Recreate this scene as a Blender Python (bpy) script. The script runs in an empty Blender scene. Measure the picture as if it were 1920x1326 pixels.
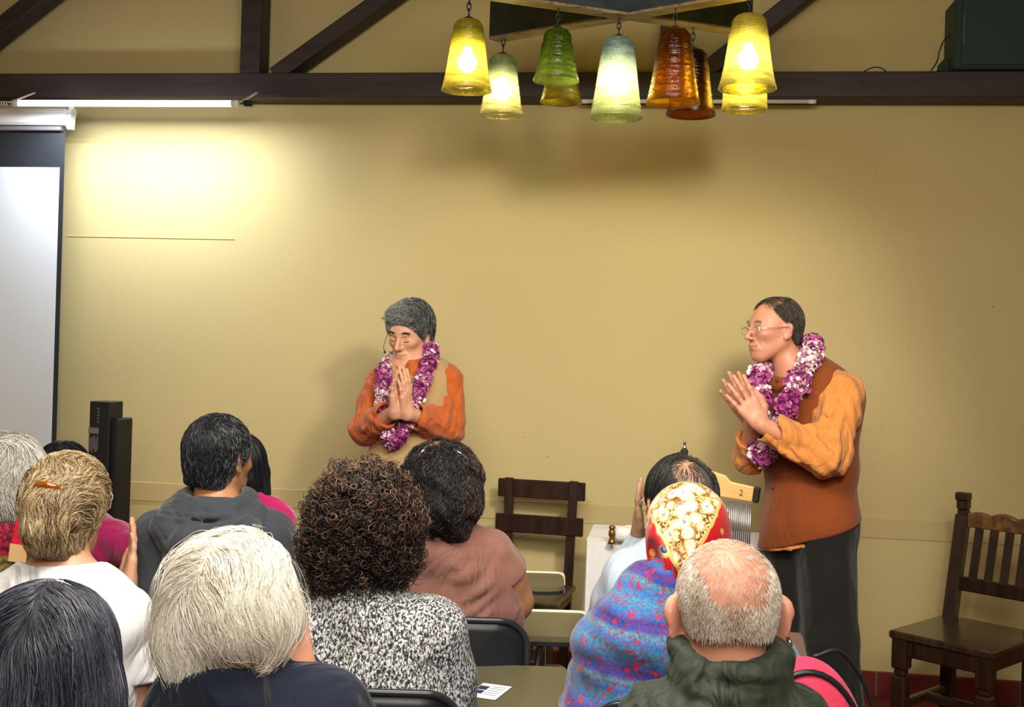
import bpy, math, random
import numpy as np
from mathutils import Matrix, Vector

sc = bpy.context.scene
C = sc.collection
RNG = np.random.default_rng(11)
random.seed(5)

# ------------------------------------------------------------------ camera
FPX, EYE, HOR = 2200.0, 1.5, 640.0
YAW, ROLL = math.radians(8.0), math.radians(1.7)
fwd = np.array([-math.sin(YAW), math.cos(YAW), 0.0])
rt0 = np.array([math.cos(YAW), math.sin(YAW), 0.0])
upv = np.array([0.0, 0.0, 1.0])
camR = math.cos(ROLL) * rt0 + math.sin(ROLL) * upv
camU = math.cos(ROLL) * upv - math.sin(ROLL) * rt0
camC = np.array([0.0, 0.0, EYE])
cd = bpy.data.cameras.new('camera')
cam = bpy.data.objects.new('camera', cd)
C.objects.link(cam)
m = Matrix.Identity(4)
for i in range(3):
    m[i][0], m[i][1], m[i][2], m[i][3] = camR[i], camU[i], -fwd[i], camC[i]
cam.matrix_world = m
cd.sensor_width = 36.0
cd.lens = FPX / 1920 * 36.0
cd.shift_y = -(663 - HOR) / 1920
cd.clip_start = 0.05
sc.camera = cam


def P(px, py, t):
    """World point that stands t metres in front of the camera, along its axis, at a pixel of the 1920x1326 frame."""
    return camC + t * fwd + (px - 960) / FPX * t * camR + (HOR - py) / FPX * t * camU


def onY(px, py, Y):
    d = fwd + (px - 960) / FPX * camR + (HOR - py) / FPX * camU
    return camC + d * (Y / d[1])


# ------------------------------------------------------------------ world, exposure, lights
w = bpy.data.worlds.new('world')
sc.world = w
w.use_nodes = True
w.node_tree.nodes['Background'].inputs[0].default_value = (0.9, 0.85, 0.75, 1)
w.node_tree.nodes['Background'].inputs[1].default_value = 0.25
sc.view_settings.view_transform = 'Standard'
sc.view_settings.look = 'None'
sc.view_settings.exposure = 0.22
sc.view_settings.gamma = 1.0
sc.view_settings.use_curve_mapping = False
sc.cycles.use_denoising = True
sc.cycles.max_bounces = 8
sc.cycles.transparent_max_bounces = 24
sc.cycles.sample_clamp_indirect = 6.0
sc.cycles.caustics_reflective = False
sc.cycles.caustics_refractive = False


def lamp(name, loc, target, size, energy, col, size_y=None, spread=None):
    l = bpy.data.lights.new(name, 'AREA')
    l.shape = 'RECTANGLE'
    l.size = size
    l.size_y = size_y or size
    l.energy = energy
    l.color = col
    if spread:
        l.spread = math.radians(spread)
    o = bpy.data.objects.new(name, l)
    C.objects.link(o)
    o.location = loc
    d = Vector(target) - Vector(loc)
    o.rotation_euler = d.to_track_quat('-Z', 'Y').to_euler()
    return o


def camloc(x, y, z):
    """x to the right, y ahead of the camera (level), z above the floor."""
    return tuple(x * rt0 + y * fwd + z * upv)


# lamps of the hall, above and behind the audience
sl = bpy.data.lights.new('track_spot', 'SPOT')
sl.energy, sl.color, sl.shadow_soft_size, sl.spot_size, sl.spot_blend = 205, (1.0, 0.90, 0.74), 0.16, math.radians(54), 0.6
so_ = bpy.data.objects.new('track_spot', sl)
C.objects.link(so_)
so_.location = camloc(0.80, 1.45, 2.45)
so_.rotation_euler = (Vector(camloc(0.35, 4.6, 1.15)) - Vector(so_.location)).to_track_quat('-Z', 'Y').to_euler()
lamp('ceiling_lamp_middle', camloc(-0.2, 1.9, 2.62), camloc(-0.2, 2.9, 0.0), 1.6, 52, (1.0, 0.95, 0.84), 0.5)
lamp('ceiling_lamp_rear', camloc(0.2, -0.5, 2.62), camloc(0.1, 1.6, 0.0), 2.0, 76, (1.0, 0.94, 0.82), 1.0)

# ------------------------------------------------------------------ mesh tools


def tag(o, label=None, cat=None, group=None, kind=None):
    if label: o['label'] = label
    if cat: o['category'] = cat
    if group: o['group'] = group
    if kind: o['kind'] = kind
    return o


def empty(name, loc=(0, 0, 0), rz=0.0, label=None, cat=None, group=None):
    o = bpy.data.objects.new(name, None)
    C.objects.link(o)
    o.location = tuple(float(v) for v in loc)
    o.rotation_euler = (0, 0, rz)
    o.empty_display_size = 0.1
    return tag(o, label, cat, group)


def mk(name, V, F, mat=None, parent=None, smooth=True, tone=None, loc=None, rz=0.0):
    """One mesh object from arrays. F: (n,4)/(n,3) int array, or a list of index lists."""
    me = bpy.data.meshes.new(name)
    V = np.asarray(V, dtype=np.float32).reshape(-1, 3)
    if isinstance(F, np.ndarray):
        k = F.shape[1]
        me.vertices.add(len(V))
        me.vertices.foreach_set('co', V.ravel())
        me.loops.add(F.size)
        me.loops.foreach_set('vertex_index', F.astype(np.int32).ravel())
        me.polygons.add(len(F))
        me.polygons.foreach_set('loop_start', np.arange(0, F.size, k, dtype=np.int32))
        me.update(calc_edges=True)
    else:
        me.from_pydata([tuple(map(float, v)) for v in V], [], [list(map(int, f)) for f in F])
        me.update()
    if smooth:
        me.polygons.foreach_set('use_smooth', np.ones(len(me.polygons), dtype=bool))
    if tone is not None:
        a = me.attributes.new('tone', 'FLOAT', 'POINT')
        a.data.foreach_set('value', np.asarray(tone, dtype=np.float32))
    o = bpy.data.objects.new(name, me)
    C.objects.link(o)
    if mat: me.materials.append(mat)
    if parent: o.parent = parent
    if loc is not None: o.location = tuple(float(v) for v in loc)
    if rz: o.rotation_euler = (0, 0, rz)
    return o


class MB:
    """Collects boxes, tubes, lathes and prisms of ONE part."""
    def __init__(s):
        s.v, s.f, s.n = [], [], 0

    def add(s, V, F):
        V = np.asarray(V, dtype=float)
        s.v.append(V)
        s.f += [[i + s.n for i in f] for f in F]
        s.n += len(V)
        return s

    def box(s, c, h, R=None, b=0.004):
        """Box with centre c, half sizes h, chamfered edges b."""
        h = np.asarray(h, float)
        b = min(b, 0.45 * h.min())
        V, F = [], []
        idx = {}
        for sx in (-1, 1):
            for sy in (-1, 1):
                for sz in (-1, 1):
                    for ax in range(3):
                        p = np.array([sx, sy, sz]) * (h - b)
                        p[ax] = (sx, sy, sz)[ax] * h[ax]
                        idx[(sx, sy, sz, ax)] = len(V)
                        V.append(p)
        for ax in range(3):
            o1, o2 = (ax + 1) % 3, (ax + 2) % 3
            for sg in (-1, 1):
                q = []
                for a, bb in ((-1, -1), (1, -1), (1, 1), (-1, 1)):
                    k = [0, 0, 0]
                    k[ax], k[o1], k[o2] = sg, a, bb
                    q.append(idx[(k[0], k[1], k[2], ax)])
                F.append(q if sg > 0 else q[::-1])
            for a in (-1, 1):
                for bb in (-1, 1):
                    k0, k1 = [0, 0, 0], [0, 0, 0]
                    k0[ax], k1[ax] = -1, 1
                    k0[o1] = k1[o1] = a
                    k0[o2] = k1[o2] = bb
                    q = [idx[(*k0, o1)], idx[(*k1, o1)], idx[(*k1, o2)], idx[(*k0, o2)]]
                    F.append(q if a * bb < 0 else q[::-1])
        for sx in (-1, 1):
            for sy in (-1, 1):
                for sz in (-1, 1):
                    q = [idx[(sx, sy, sz, a)] for a in range(3)]
                    F.append(q if sx * sy * sz > 0 else q[::-1])
        V = np.array(V)
        if R is not None: V = V @ np.asarray(R).T
        return s.add(V + np.asarray(c, float), F)

    def bar(s, a, b, w, d, up=(0, 0, 1), bev=0.004):
        """Rectangular bar from a to b, w wide (across), d deep (along up)."""
        a, b = np.asarray(a, float), np.asarray(b, float)
        z = b - a
        L = np.linalg.norm(z)
        z = z / L
        x = np.cross(z, np.asarray(up, float))
        if np.linalg.norm(x) < 1e-5: x = np.cross(z, (1, 0, 0))
        x /= np.linalg.norm(x)
        y = np.cross(z, x)
        R = np.stack([x, y, z], 1)
        return s.box((a + b) / 2, (w / 2, d / 2, L / 2), R, bev)

    def tube(s, pts, r, n=10, close=False, cap=True):
        pts = np.asarray(pts, float)
        K = len(pts)
        rr = np.full(K, r, float) if np.isscalar(r) else np.asarray(r, float)
        T = np.gradient(pts, axis=0)
        if close:
            T = np.roll(pts, -1, 0) - np.roll(pts, 1, 0)
        T /= np.linalg.norm(T, axis=1)[:, None] + 1e-12
        a = np.array([0, 0, 1.0]) if abs(T[0][2]) < 0.9 else np.array([1.0, 0, 0])
        N = np.cross(T[0], a)
        N /= np.linalg.norm(N)
        V = []
        for i in range(K):
            N = N - T[i] * N.dot(T[i])
            N /= np.linalg.norm(N)
            B = np.cross(T[i], N)
            for j in range(n):
                t = 2 * math.pi * j / n
                V.append(pts[i] + rr[i] * (math.cos(t) * N + math.sin(t) * B))
        F = []
        for i in range(K if close else K - 1):
            for j in range(n):
                i2 = (i + 1) % K
                F.append([i * n + j, i * n + (j + 1) % n, i2 * n + (j + 1) % n, i2 * n + j])
        if cap and not close:
            F.append(list(range(n))[::-1])
            F.append([(K - 1) * n + j for j in range(n)])
        return s.add(V, F)

    def lathe(s, prof, c=(0, 0, 0), n=32, R=None):
        V, F = [], []
        K = len(prof)
        for r, z in prof:
            for j in range(n):
                t = 2 * math.pi * j / n
                V.append((r * math.cos(t), r * math.sin(t), z))
        for i in range(K - 1):
            for j in range(n):
                F.append([i * n + j, i * n + (j + 1) % n, (i + 1) * n + (j + 1) % n, (i + 1) * n + j])
        V = np.array(V)
        if R is not None: V = V @ np.asarray(R).T
        return s.add(V + np.asarray(c, float), F)

    def prism(s, outline, depth, O, X, Y):
        """Outline in the plane (X, Y) at O, extruded by depth along X x Y."""
        O, X, Y = (np.asarray(q, float) for q in (O, X, Y))
        Z = np.cross(X, Y)
        Z /= np.linalg.norm(Z)
        n = len(outline)
        V = [O + a * X + b * Y for a, b in outline] + [O + a * X + b * Y + Z * depth for a, b in outline]
        F = [list(range(n))[::-1], list(range(n, 2 * n))] + [[i, (i + 1) % n, n + (i + 1) % n, n + i] for i in range(n)]
        return s.add(V, F)

    def build(s, name, mat, parent=None, smooth=False, loc=None, rz=0.0, bev=0):
        o = mk(name, np.concatenate(s.v), s.f, mat, parent, smooth, loc=loc, rz=rz)
        if bev:
            b = o.modifiers.new('b', 'BEVEL')
            b.width = bev
            b.segments = 2
            b.limit_method = 'ANGLE'
        return o


def sstep(a, b, x):
    t = np.clip((x - a) / (b - a), 0, 1)
    return t * t * (3 - 2 * t)


def spline(pts, n):
    """Catmull-Rom through pts, n samples."""
    p = np.asarray(pts, float)
    p = np.vstack([2 * p[0] - p[1], p, 2 * p[-1] - p[-2]])
    k = len(p) - 3
    out = []
    for u in np.linspace(0, k - 1e-6, n):
        i = int(u)
        t = u - i
        a, b, c_, d = p[i:i + 4]
        out.append(0.5 * ((2 * b) + (c_ - a) * t + (2 * a - 5 * b + 4 * c_ - d) * t * t + (3 * b - a - 3 * c_ + d) * t ** 3))
    return np.array(out)


# ------------------------------------------------------------------ sculpting: blended solids -> one skin
def rotm(phi=0.0, pitch=0.0, roll=0.0):
    """phi: heading from +Y towards +X; pitch: nod down; roll: tilt to the right. Degrees."""
    a, b, c = (math.radians(v) for v in (-phi, -pitch, roll))
    Rz = np.array([[math.cos(a), -math.sin(a), 0], [math.sin(a), math.cos(a), 0], [0, 0, 1]])
    Rx = np.array([[1, 0, 0], [0, math.cos(b), -math.sin(b)], [0, math.sin(b), math.cos(b)]])
    Ry = np.array([[math.cos(c), 0, math.sin(c)], [0, 1, 0], [-math.sin(c), 0, math.cos(c)]])
    return Rz @ Rx @ Ry


def ringpts(c, rx, ry, n=14, tilt=0.0, rz=None):
    c = np.asarray(c, float)
    th = np.linspace(0, 2 * math.pi, n + 1)
    return [c + np.array([rx * math.cos(a), ry * math.sin(a), tilt * math.sin(a)]) for a in th]


class Solid:
    def __init__(s):
        s.ops = []
        s.disp = []
        s.R, s.c, s.s = np.eye(3), np.zeros(3), 1.0

    def frame(s, R=None, c=(0, 0, 0), sc_=1.0):
        s.R = np.eye(3) if R is None else R
        s.c = np.asarray(c, float)
        s.s = sc_
        return s

    def _p(s, p): return s.R @ (np.asarray(p, float) * s.s) + s.c

    def ell(s, c, r, k=0.02, R=None, m='u'):
        R2 = s.R if R is None else s.R @ R
        r = np.full(3, r, float) if np.isscalar(r) else np.asarray(r, float)
        s.ops.append(('e', m, k * s.s, s._p(c), R2, r * s.s))
        return s

    def cap(s, a, b, ra, rb=None, k=0.02, m='u'):
        rb = ra if rb is None else rb
        s.ops.append(('c', m, k * s.s, s._p(a), s._p(b), (ra * s.s, rb * s.s)))
        return s

    def chain(s, pts, rr, k=0.02, m='u'):
        for i in range(len(pts) - 1):
            r0, r1 = (rr, rr) if np.isscalar(rr) else (rr[i], rr[i + 1])
            s.cap(pts[i], pts[i + 1], r0, r1, k, m)
        return s

    def box(s, c, h, r=0.01, k=0.02, R=None, m='u'):
        R2 = s.R if R is None else s.R @ R
        s.ops.append(('b', m, k * s.s, s._p(c), R2, (np.asarray(h, float) * s.s, r * s.s)))
        return s

    def half(s, c, n, k=0.004, m='i'):
        """Keeps the side the normal n points away from."""
        n = np.asarray(n, float)
        s.ops.append(('h', m, k * s.s, s._p(c), s.R @ (n / np.linalg.norm(n)), None))
        return s

    def ev(s, X, Y, Z):
        d = None
        for kind, m, k, a, b, r in s.ops:
            if kind == 'e':
                x, y, z = X - a[0], Y - a[1], Z - a[2]
                if not np.allclose(b, np.eye(3)):
                    x, y, z = (b[0, i] * x + b[1, i] * y + b[2, i] * z for i in range(3))
                k0 = np.sqrt((x / r[0]) ** 2 + (y / r[1]) ** 2 + (z / r[2]) ** 2) + 1e-9
                k1 = np.sqrt((x / r[0] ** 2) ** 2 + (y / r[1] ** 2) ** 2 + (z / r[2] ** 2) ** 2) + 1e-9
                v = k0 * (k0 - 1) / k1
            elif kind == 'c':
                x, y, z = X - a[0], Y - a[1], Z - a[2]
                e = b - a
                h = np.clip((x * e[0] + y * e[1] + z * e[2]) / (e @ e + 1e-12), 0, 1)
                v = np.sqrt((x - e[0] * h) ** 2 + (y - e[1] * h) ** 2 + (z - e[2] * h) ** 2) - (r[0] + (r[1] - r[0]) * h)
            elif kind == 'b':
                x, y, z = X - a[0], Y - a[1], Z - a[2]
                x, y, z = (b[0, i] * x + b[1, i] * y + b[2, i] * z for i in range(3))
                hh, rr = r
                x, y, z = np.abs(x) - hh[0] + rr, np.abs(y) - hh[1] + rr, np.abs(z) - hh[2] + rr
                v = np.sqrt(np.maximum(x, 0) ** 2 + np.maximum(y, 0) ** 2 + np.maximum(z, 0) ** 2) + np.minimum(np.maximum(np.maximum(x, y), z), 0) - rr
            else:
                v = (X - a[0]) * b[0] + (Y - a[1]) * b[1] + (Z - a[2]) * b[2]
            if d is None:
                d = v
                continue
            k = max(k, 1e-5)
            if m == 'u':
                h = np.clip(0.5 + 0.5 * (d - v) / k, 0, 1)
                d = d + (v - d) * h - k * h * (1 - h)
            elif m == 's':
                h = np.clip(0.5 - 0.5 * (d + v) / k, 0, 1)
                d = d + (-v - d) * h + k * h * (1 - h)
            else:
                h = np.clip(0.5 - 0.5 * (d - v) / k, 0, 1)
                d = d + (v - d) * h + k * h * (1 - h)
        for f in s.disp:
            d = d + f(X, Y, Z)
        return d

    def grad(s, p, e=0.002):
        x, y, z = p.T
        d = s.ev(x, y, z)
        g = np.stack([s.ev(x + e, y, z) - d, s.ev(x, y + e, z) - d, s.ev(x, y, z + e) - d], 1)
        g /= np.linalg.norm(g, axis=1)[:, None] + 1e-9
        return d, g


def skin(S, lo, hi, h, c=6):
    """Surface nets over a sparse grid. Returns vertices and quads."""
    lo, hi = np.asarray(lo, float), np.asarray(hi, float)
    nc = np.ceil((hi - lo) / (c * h)).astype(int) + 1
    ax = [(lo[i] + np.arange(nc[i]) * c * h).astype(np.float32) for i in range(3)]
    cv = S.ev(ax[0][:, None, None], ax[1][None, :, None], ax[2][None, None, :])
    cv = np.broadcast_to(cv, tuple(nc)).astype(np.float32)
    a = np.abs(cv)
    mn = a[:-1, :-1, :-1].copy()
    for i in (0, 1):
        for j in (0, 1):
            for k in (0, 1):
                mn = np.minimum(mn, a[i:nc[0] - 1 + i, j:nc[1] - 1 + j, k:nc[2] - 1 + k])
    near = mn < c * h * 2.2
    rep = lambda q: np.repeat(np.repeat(np.repeat(q, c, 0), c, 1), c, 2)
    mask = rep(near)
    val = rep(cv[:-1, :-1, :-1])
    n = val.shape
    I = np.nonzero(mask)
    fx = [(lo[i] + np.arange(n[i]) * h).astype(np.float32) for i in range(3)]
    val[I] = S.ev(fx[0][I[0]], fx[1][I[1]], fx[2][I[2]])
    s = val < 0
    s[0] = s[-1] = False
    s[:, 0] = s[:, -1] = False
    s[:, :, 0] = s[:, :, -1] = False
    val = np.where(s, np.minimum(val, -1e-6), np.maximum(val, 1e-6))
    cnt = np.zeros(tuple(q - 1 for q in n), np.int8)
    cor = [(i, j, k) for i in (0, 1) for j in (0, 1) for k in (0, 1)]
    for i, j, k in cor:
        cnt += s[i:n[0] - 1 + i, j:n[1] - 1 + j, k:n[2] - 1 + k]
    act = (cnt > 0) & (cnt < 8)
    A = np.argwhere(act)
    idx = np.full(act.shape, -1, np.int32)
    idx[tuple(A.T)] = np.arange(len(A))
    cvv = {q: val[A[:, 0] + q[0], A[:, 1] + q[1], A[:, 2] + q[2]] for q in cor}
    acc = np.zeros((len(A), 3))
    num = np.zeros(len(A))
    for axn in range(3):
        for q in cor:
            if q[axn]: continue
            q2 = tuple(1 if i == axn else q[i] for i in range(3))
            v0, v1 = cvv[q], cvv[q2]
            hit = (v0 < 0) != (v1 < 0)
            t = np.where(hit, v0 / (v0 - v1 + 1e-20), 0)
            pt = np.tile(np.array(q, float), (len(A), 1))
            pt[:, axn] = t
            acc += pt * hit[:, None]
            num += hit
    V = lo + (A + acc / num[:, None]) * h
    Q = []
    for axn in range(3):
        o1, o2 = (axn + 1) % 3, (axn + 2) % 3
        sl0 = [slice(1, n[i] - 1) for i in range(3)]
        sl1 = list(sl0)
        sl0[axn] = slice(0, n[axn] - 1)
        sl1[axn] = slice(1, n[axn])
        s0, s1 = s[tuple(sl0)], s[tuple(sl1)]
        E = np.argwhere(s0 != s1)
        ins = s0[tuple(E.T)]
        off = np.ones(3, int)
        off[axn] = 0
        E = E + off
        c4 = []
        for d1, d2 in ((-1, -1), (0, -1), (0, 0), (-1, 0)):
            q = E.copy()
            q[:, o1] += d1
            q[:, o2] += d2
            c4.append(idx[q[:, 0], q[:, 1], q[:, 2]])
        q = np.stack(c4, 1)
        q[~ins] = q[~ins][:, ::-1]
        Q.append(q)
    Q = np.concatenate(Q)
    Q = Q[(Q >= 0).all(1)]
    return V, Q


def relax(V, Q, it=1, f=0.5):
    for _ in range(it):
        acc = np.zeros_like(V)
        num = np.zeros(len(V))
        for a in range(4):
            for b in (1, 3):
                np.add.at(acc, Q[:, a], V[Q[:, (a + b) % 4]])
                np.add.at(num, Q[:, a], 1)
        V = V + f * (acc / np.maximum(num, 1)[:, None] - V)
    return V


def wrinkle(amp, fx, fy, fz, ph=0.0, warp=1.0):
    def f(X, Y, Z):
        a = np.sin(fx * 0.37 * X + fy * 0.6 * Y - fz * 0.31 * Z + ph * 2.1) * warp
        b = np.sin(-fx * 0.53 * X + fy * 0.23 * Y + fz * 0.47 * Z + ph) * warp
        return amp * (np.sin(fx * X + fy * Y + fz * Z + ph + 1.7 * a + b) + 0.5 * np.sin(1.9 * fx * X - 1.3 * fy * Y + 1.7 * fz * Z + 2 * b + ph * 3))
    return f


# ------------------------------------------------------------------ hair
def strand_mesh(paths, nrm, rad, tones):
    """paths (N,K,3), nrm (N,K,3), rad (N,) -> three-sided tapering tubes."""
    N, K, _ = paths.shape
    T = np.gradient(paths, axis=1)
    T /= np.linalg.norm(T, axis=2, keepdims=True) + 1e-9
    Bn = np.cross(T, nrm)
    Bn /= np.linalg.norm(Bn, axis=2, keepdims=True) + 1e-9
    Nn = np.cross(Bn, T)
    prof = np.sqrt(np.clip(1 - np.linspace(0, 1, K) ** 3, 0.03, 1))
    r = rad[:, None, None] * prof[None, :, None]
    V = np.stack([paths + r * Nn, paths + r * (-0.5 * Nn + 0.87 * Bn), paths + r * (-0.5 * Nn - 0.87 * Bn)], 2)
    V = V.reshape(-1, 3)
    base = (np.arange(N)[:, None] * K + np.arange(K - 1)[None]) * 3
    Q = []
    for j in range(3):
        j2 = (j + 1) % 3
        Q.append(np.stack([base + j, base + j2, base + 3 + j2, base + 3 + j], -1).reshape(-1, 4))
    return V, np.concatenate(Q), np.repeat(tones, K * 3)


def grow(S, seeds, dirf, steps, step, lift=0.0, off=0.002, curl=0.0, freq=0.0, rad=0.0005, stick=1.0, wob=0.3, clump=.55, swirl=.25, tonef=None, rng=RNG):
    """Hairs that run over the solid S: dirf(p, n) gives the combing direction, lift stands them up."""
    p = seeds.copy()
    N = len(p)
    steps_n = steps
    tgt = off * (0.3 + 1.2 * rng.random(N))
    jit = rng.normal(size=(N, 3)) * wob
    L = 0.65 + 0.7 * rng.random(N)
    paths, nrms = [], []
    for i in range(steps_n):
        d, n = S.grad(p)
        if lift < 0.5 and stick > 0:
            p = p - ((d - tgt - lift * step * i * L)[:, None]) * n * stick
        paths.append(p.copy())
        nrms.append(n)
        sw = np.stack([np.sin(43 * p[:, 1] + 29 * p[:, 2] + 1.3) + .6 * np.sin(97 * p[:, 2] - 61 * p[:, 0]),
                       np.sin(37 * p[:, 0] - 31 * p[:, 2] + .4) + .6 * np.sin(88 * p[:, 1] + 71 * p[:, 0]),
                       .5 * np.sin(41 * p[:, 0] + 47 * p[:, 1])], 1)
        g = dirf(p, n) + jit + swirl * sw
        g = g - (g * n).sum(1)[:, None] * n
        g /= np.linalg.norm(g, axis=1)[:, None] + 1e-9
        g = g * (1 - lift) + n * lift
        g /= np.linalg.norm(g, axis=1)[:, None] + 1e-9
        p = p + g * (step * L)[:, None]
    paths = np.stack(paths, 1)
    nrms = np.stack(nrms, 1)
    if curl > 0:
        T = np.gradient(paths, axis=1)
        T /= np.linalg.norm(T, axis=2, keepdims=True) + 1e-9
        B = np.cross(T, nrms)
        ph = rng.random(N)[:, None] * 6.28 + freq * (0.7 + 0.6 * rng.random(N))[:, None] * (np.arange(steps_n)[None] * step)
        cr = curl * (0.5 + rng.random(N))[:, None] * sstep(0, 4, np.arange(steps_n))[None]
        paths = paths + (np.cos(ph) * cr)[..., None] * B + (np.abs(np.sin(ph)) * cr)[..., None] * nrms
    if tonef is None:
        q = paths[:, 0]
        cl = np.sin(210 * q[:, 0] + 40 * np.sin(9 * q[:, 2])) * np.sin(170 * q[:, 1] + 2.0 * np.sin(60 * q[:, 0])) + .7 * np.sin(95 * q[:, 0] - 80 * q[:, 1] + 20 * q[:, 2])
        tones = np.clip(.45 + .28 * clump * cl + (1 - clump * .6) * (rng.random(N) - .45), 0, 1)
    else:
        tones = tonef(seeds, rng)
    return strand_mesh(paths, nrms, rad * (0.6 + 0.8 * rng.random(N)), tones)


def join(parts):
    """[(V, Q, tone)] -> one."""
    V, Q, T, n = [], [], [], 0
    for v, q, t in parts:
        V.append(v)
        Q.append(q + n)
        T.append(np.broadcast_to(t, (len(v),)))
        n += len(v)
    return np.concatenate(V), np.concatenate(Q), np.concatenate(T)
# ------------------------------------------------------------------ materials
def nm(name):
    mt = bpy.data.materials.new(name)
    mt.use_nodes = True
    nt = mt.node_tree
    return mt, nt, nt.nodes['Principled BSDF']


def node(nt, typ, **kw):
    n = nt.nodes.new(typ)
    for k, v in kw.items():
        if k in n.inputs:
            n.inputs[k].default_value = v
        else:
            setattr(n, k, v)
    return n


def rgba(c): return (c[0], c[1], c[2], 1.0)


def srgb(r, g, b):
    f = lambda v: (v / 255 / 12.92) if v / 255 <= 0.04045 else ((v / 255 + 0.055) / 1.055) ** 2.4
    return (f(r), f(g), f(b))


def coords(nt, scale=(1, 1, 1), kind='Object', rot=(0, 0, 0)):
    tc = nt.nodes.new('ShaderNodeTexCoord')
    mp = nt.nodes.new('ShaderNodeMapping')
    mp.inputs['Scale'].default_value = scale
    mp.inputs['Rotation'].default_value = rot
    nt.links.new(tc.outputs[kind], mp.inputs['Vector'])
    return mp.outputs[0]


def ramp(nt, fac, stops, interp='LINEAR'):
    r = nt.nodes.new('ShaderNodeValToRGB')
    r.color_ramp.interpolation = interp
    el = r.color_ramp.elements
    while len(el) < len(stops): el.new(0.5)
    for e, (p, c) in zip(el, stops):
        e.position = p
        e.color = rgba(c)
    nt.links.new(fac, r.inputs[0])
    return r.outputs[0]


def noise(nt, vec, scale, detail=4, rough=0.5, dist=0.0):
    n = node(nt, 'ShaderNodeTexNoise', Scale=scale, Detail=detail, Roughness=rough, Distortion=dist)
    nt.links.new(vec, n.inputs['Vector'])
    return n.outputs['Fac']


def mixc(nt, fac, a, b, mode='MIX'):
    m_ = nt.nodes.new('ShaderNodeMix')
    m_.data_type = 'RGBA'
    m_.blend_type = mode
    for s_, v in ((m_.inputs[0], fac), (m_.inputs[6], a), (m_.inputs[7], b)):
        if hasattr(v, 'is_output') or isinstance(v, bpy.types.NodeSocket):
            nt.links.new(v, s_)
        else:
            s_.default_value = v if not isinstance(v, tuple) else rgba(v)
    return m_.outputs[2]


def bump(nt, bs, h, strength=0.3, dist=0.01):
    b = node(nt, 'ShaderNodeBump', Strength=strength, Distance=dist)
    nt.links.new(h, b.inputs['Height'])
    nt.links.new(b.outputs[0], bs.inputs['Normal'])


def math_(nt, op, a, b=0.0):
    m_ = nt.nodes.new('ShaderNodeMath')
    m_.operation = op
    for s_, v in ((m_.inputs[0], a), (m_.inputs[1], b)):
        if isinstance(v, bpy.types.NodeSocket): nt.links.new(v, s_)
        else: s_.default_value = v
    return m_.outputs[0]


def plain(name, col, rough=0.6, metal=0.0, var=0.12, ns=8.0, bs=0.0, bscale=40.0, spec=0.5, coat=0.0, sheen=0.0, stretch=(1, 1, 1)):
    mt, nt, b = nm(name)
    v = coords(nt, stretch)
    dark = tuple(c * (1 - var) for c in col)
    lite = tuple(min(1, c * (1 + var)) for c in col)
    c = ramp(nt, noise(nt, v, ns), [(0.3, dark), (0.7, lite)])
    nt.links.new(c, b.inputs['Base Color'])
    b.inputs['Roughness'].default_value = rough
    b.inputs['Metallic'].default_value = metal
    b.inputs['Specular IOR Level'].default_value = spec
    b.inputs['Coat Weight'].default_value = coat
    if sheen:
        b.inputs['Sheen Weight'].default_value = sheen
        b.inputs['Sheen Roughness'].default_value = 0.5
    if bs:
        bump(nt, b, noise(nt, v, bscale, 6), bs, 0.004)
    return mt


def cloth(name, col, rough=0.85, var=0.1, weave=900.0, fold=0.5, fscale=9.0, stretch=(1, 1, 0.5), sheen=0.15):
    """Woven cloth: fine thread grain and soft creases in the relief."""
    mt, nt, b = nm(name)
    v = coords(nt)
    vf = coords(nt, stretch, rot=(0.3, 0.5, 0.2))
    dark = tuple(c * (1 - var) for c in col)
    lite = tuple(min(1, c * (1 + var)) for c in col)
    g = noise(nt, v, weave * 0.35, 2)
    c = ramp(nt, g, [(0.3, dark), (0.7, lite)])
    nt.links.new(c, b.inputs['Base Color'])
    b.inputs['Roughness'].default_value = rough
    b.inputs['Specular IOR Level'].default_value = 0.25
    b.inputs['Sheen Weight'].default_value = sheen
    f = noise(nt, vf, fscale, 3, 0.45, 1.2)
    b1 = node(nt, 'ShaderNodeBump', Strength=min(1.0, fold * 1.5), Distance=0.055)
    nt.links.new(f, b1.inputs['Height'])
    b2 = node(nt, 'ShaderNodeBump', Strength=0.15, Distance=0.001)
    nt.links.new(g, b2.inputs['Height'])
    nt.links.new(b1.outputs[0], b2.inputs['Normal'])
    nt.links.new(b2.outputs[0], b.inputs['Normal'])
    return mt


def skinmat(name, col, red=(0.62, 0.22, 0.16)):
    mt, nt, b = nm(name)
    v = coords(nt)
    n1 = noise(nt, v, 14, 5, 0.6)
    n2 = noise(nt, v, 120, 3, 0.6)
    a = node(nt, 'ShaderNodeAttribute', attribute_name='tone')
    c0 = ramp(nt, n1, [(0.3, tuple(x * 0.88 for x in col)), (0.7, tuple(min(1, x * 1.08) for x in col))])
    c1 = mixc(nt, math_(nt, 'MULTIPLY', n2, 0.22), c0, tuple(x * 0.7 for x in col))
    f = math_(nt, 'MINIMUM', a.outputs['Fac'], 1.0)
    c2 = mixc(nt, f, c1, red)
    nt.links.new(c2, b.inputs['Base Color'])
    b.inputs['Roughness'].default_value = 0.48
    b.inputs['Subsurface Weight'].default_value = 0.12
    b.inputs['Subsurface Radius'].default_value = (0.02, 0.008, 0.004)
    b.inputs['Subsurface Scale'].default_value = 0.3
    bump(nt, b, n2, 0.12, 0.002)
    return mt


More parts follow.
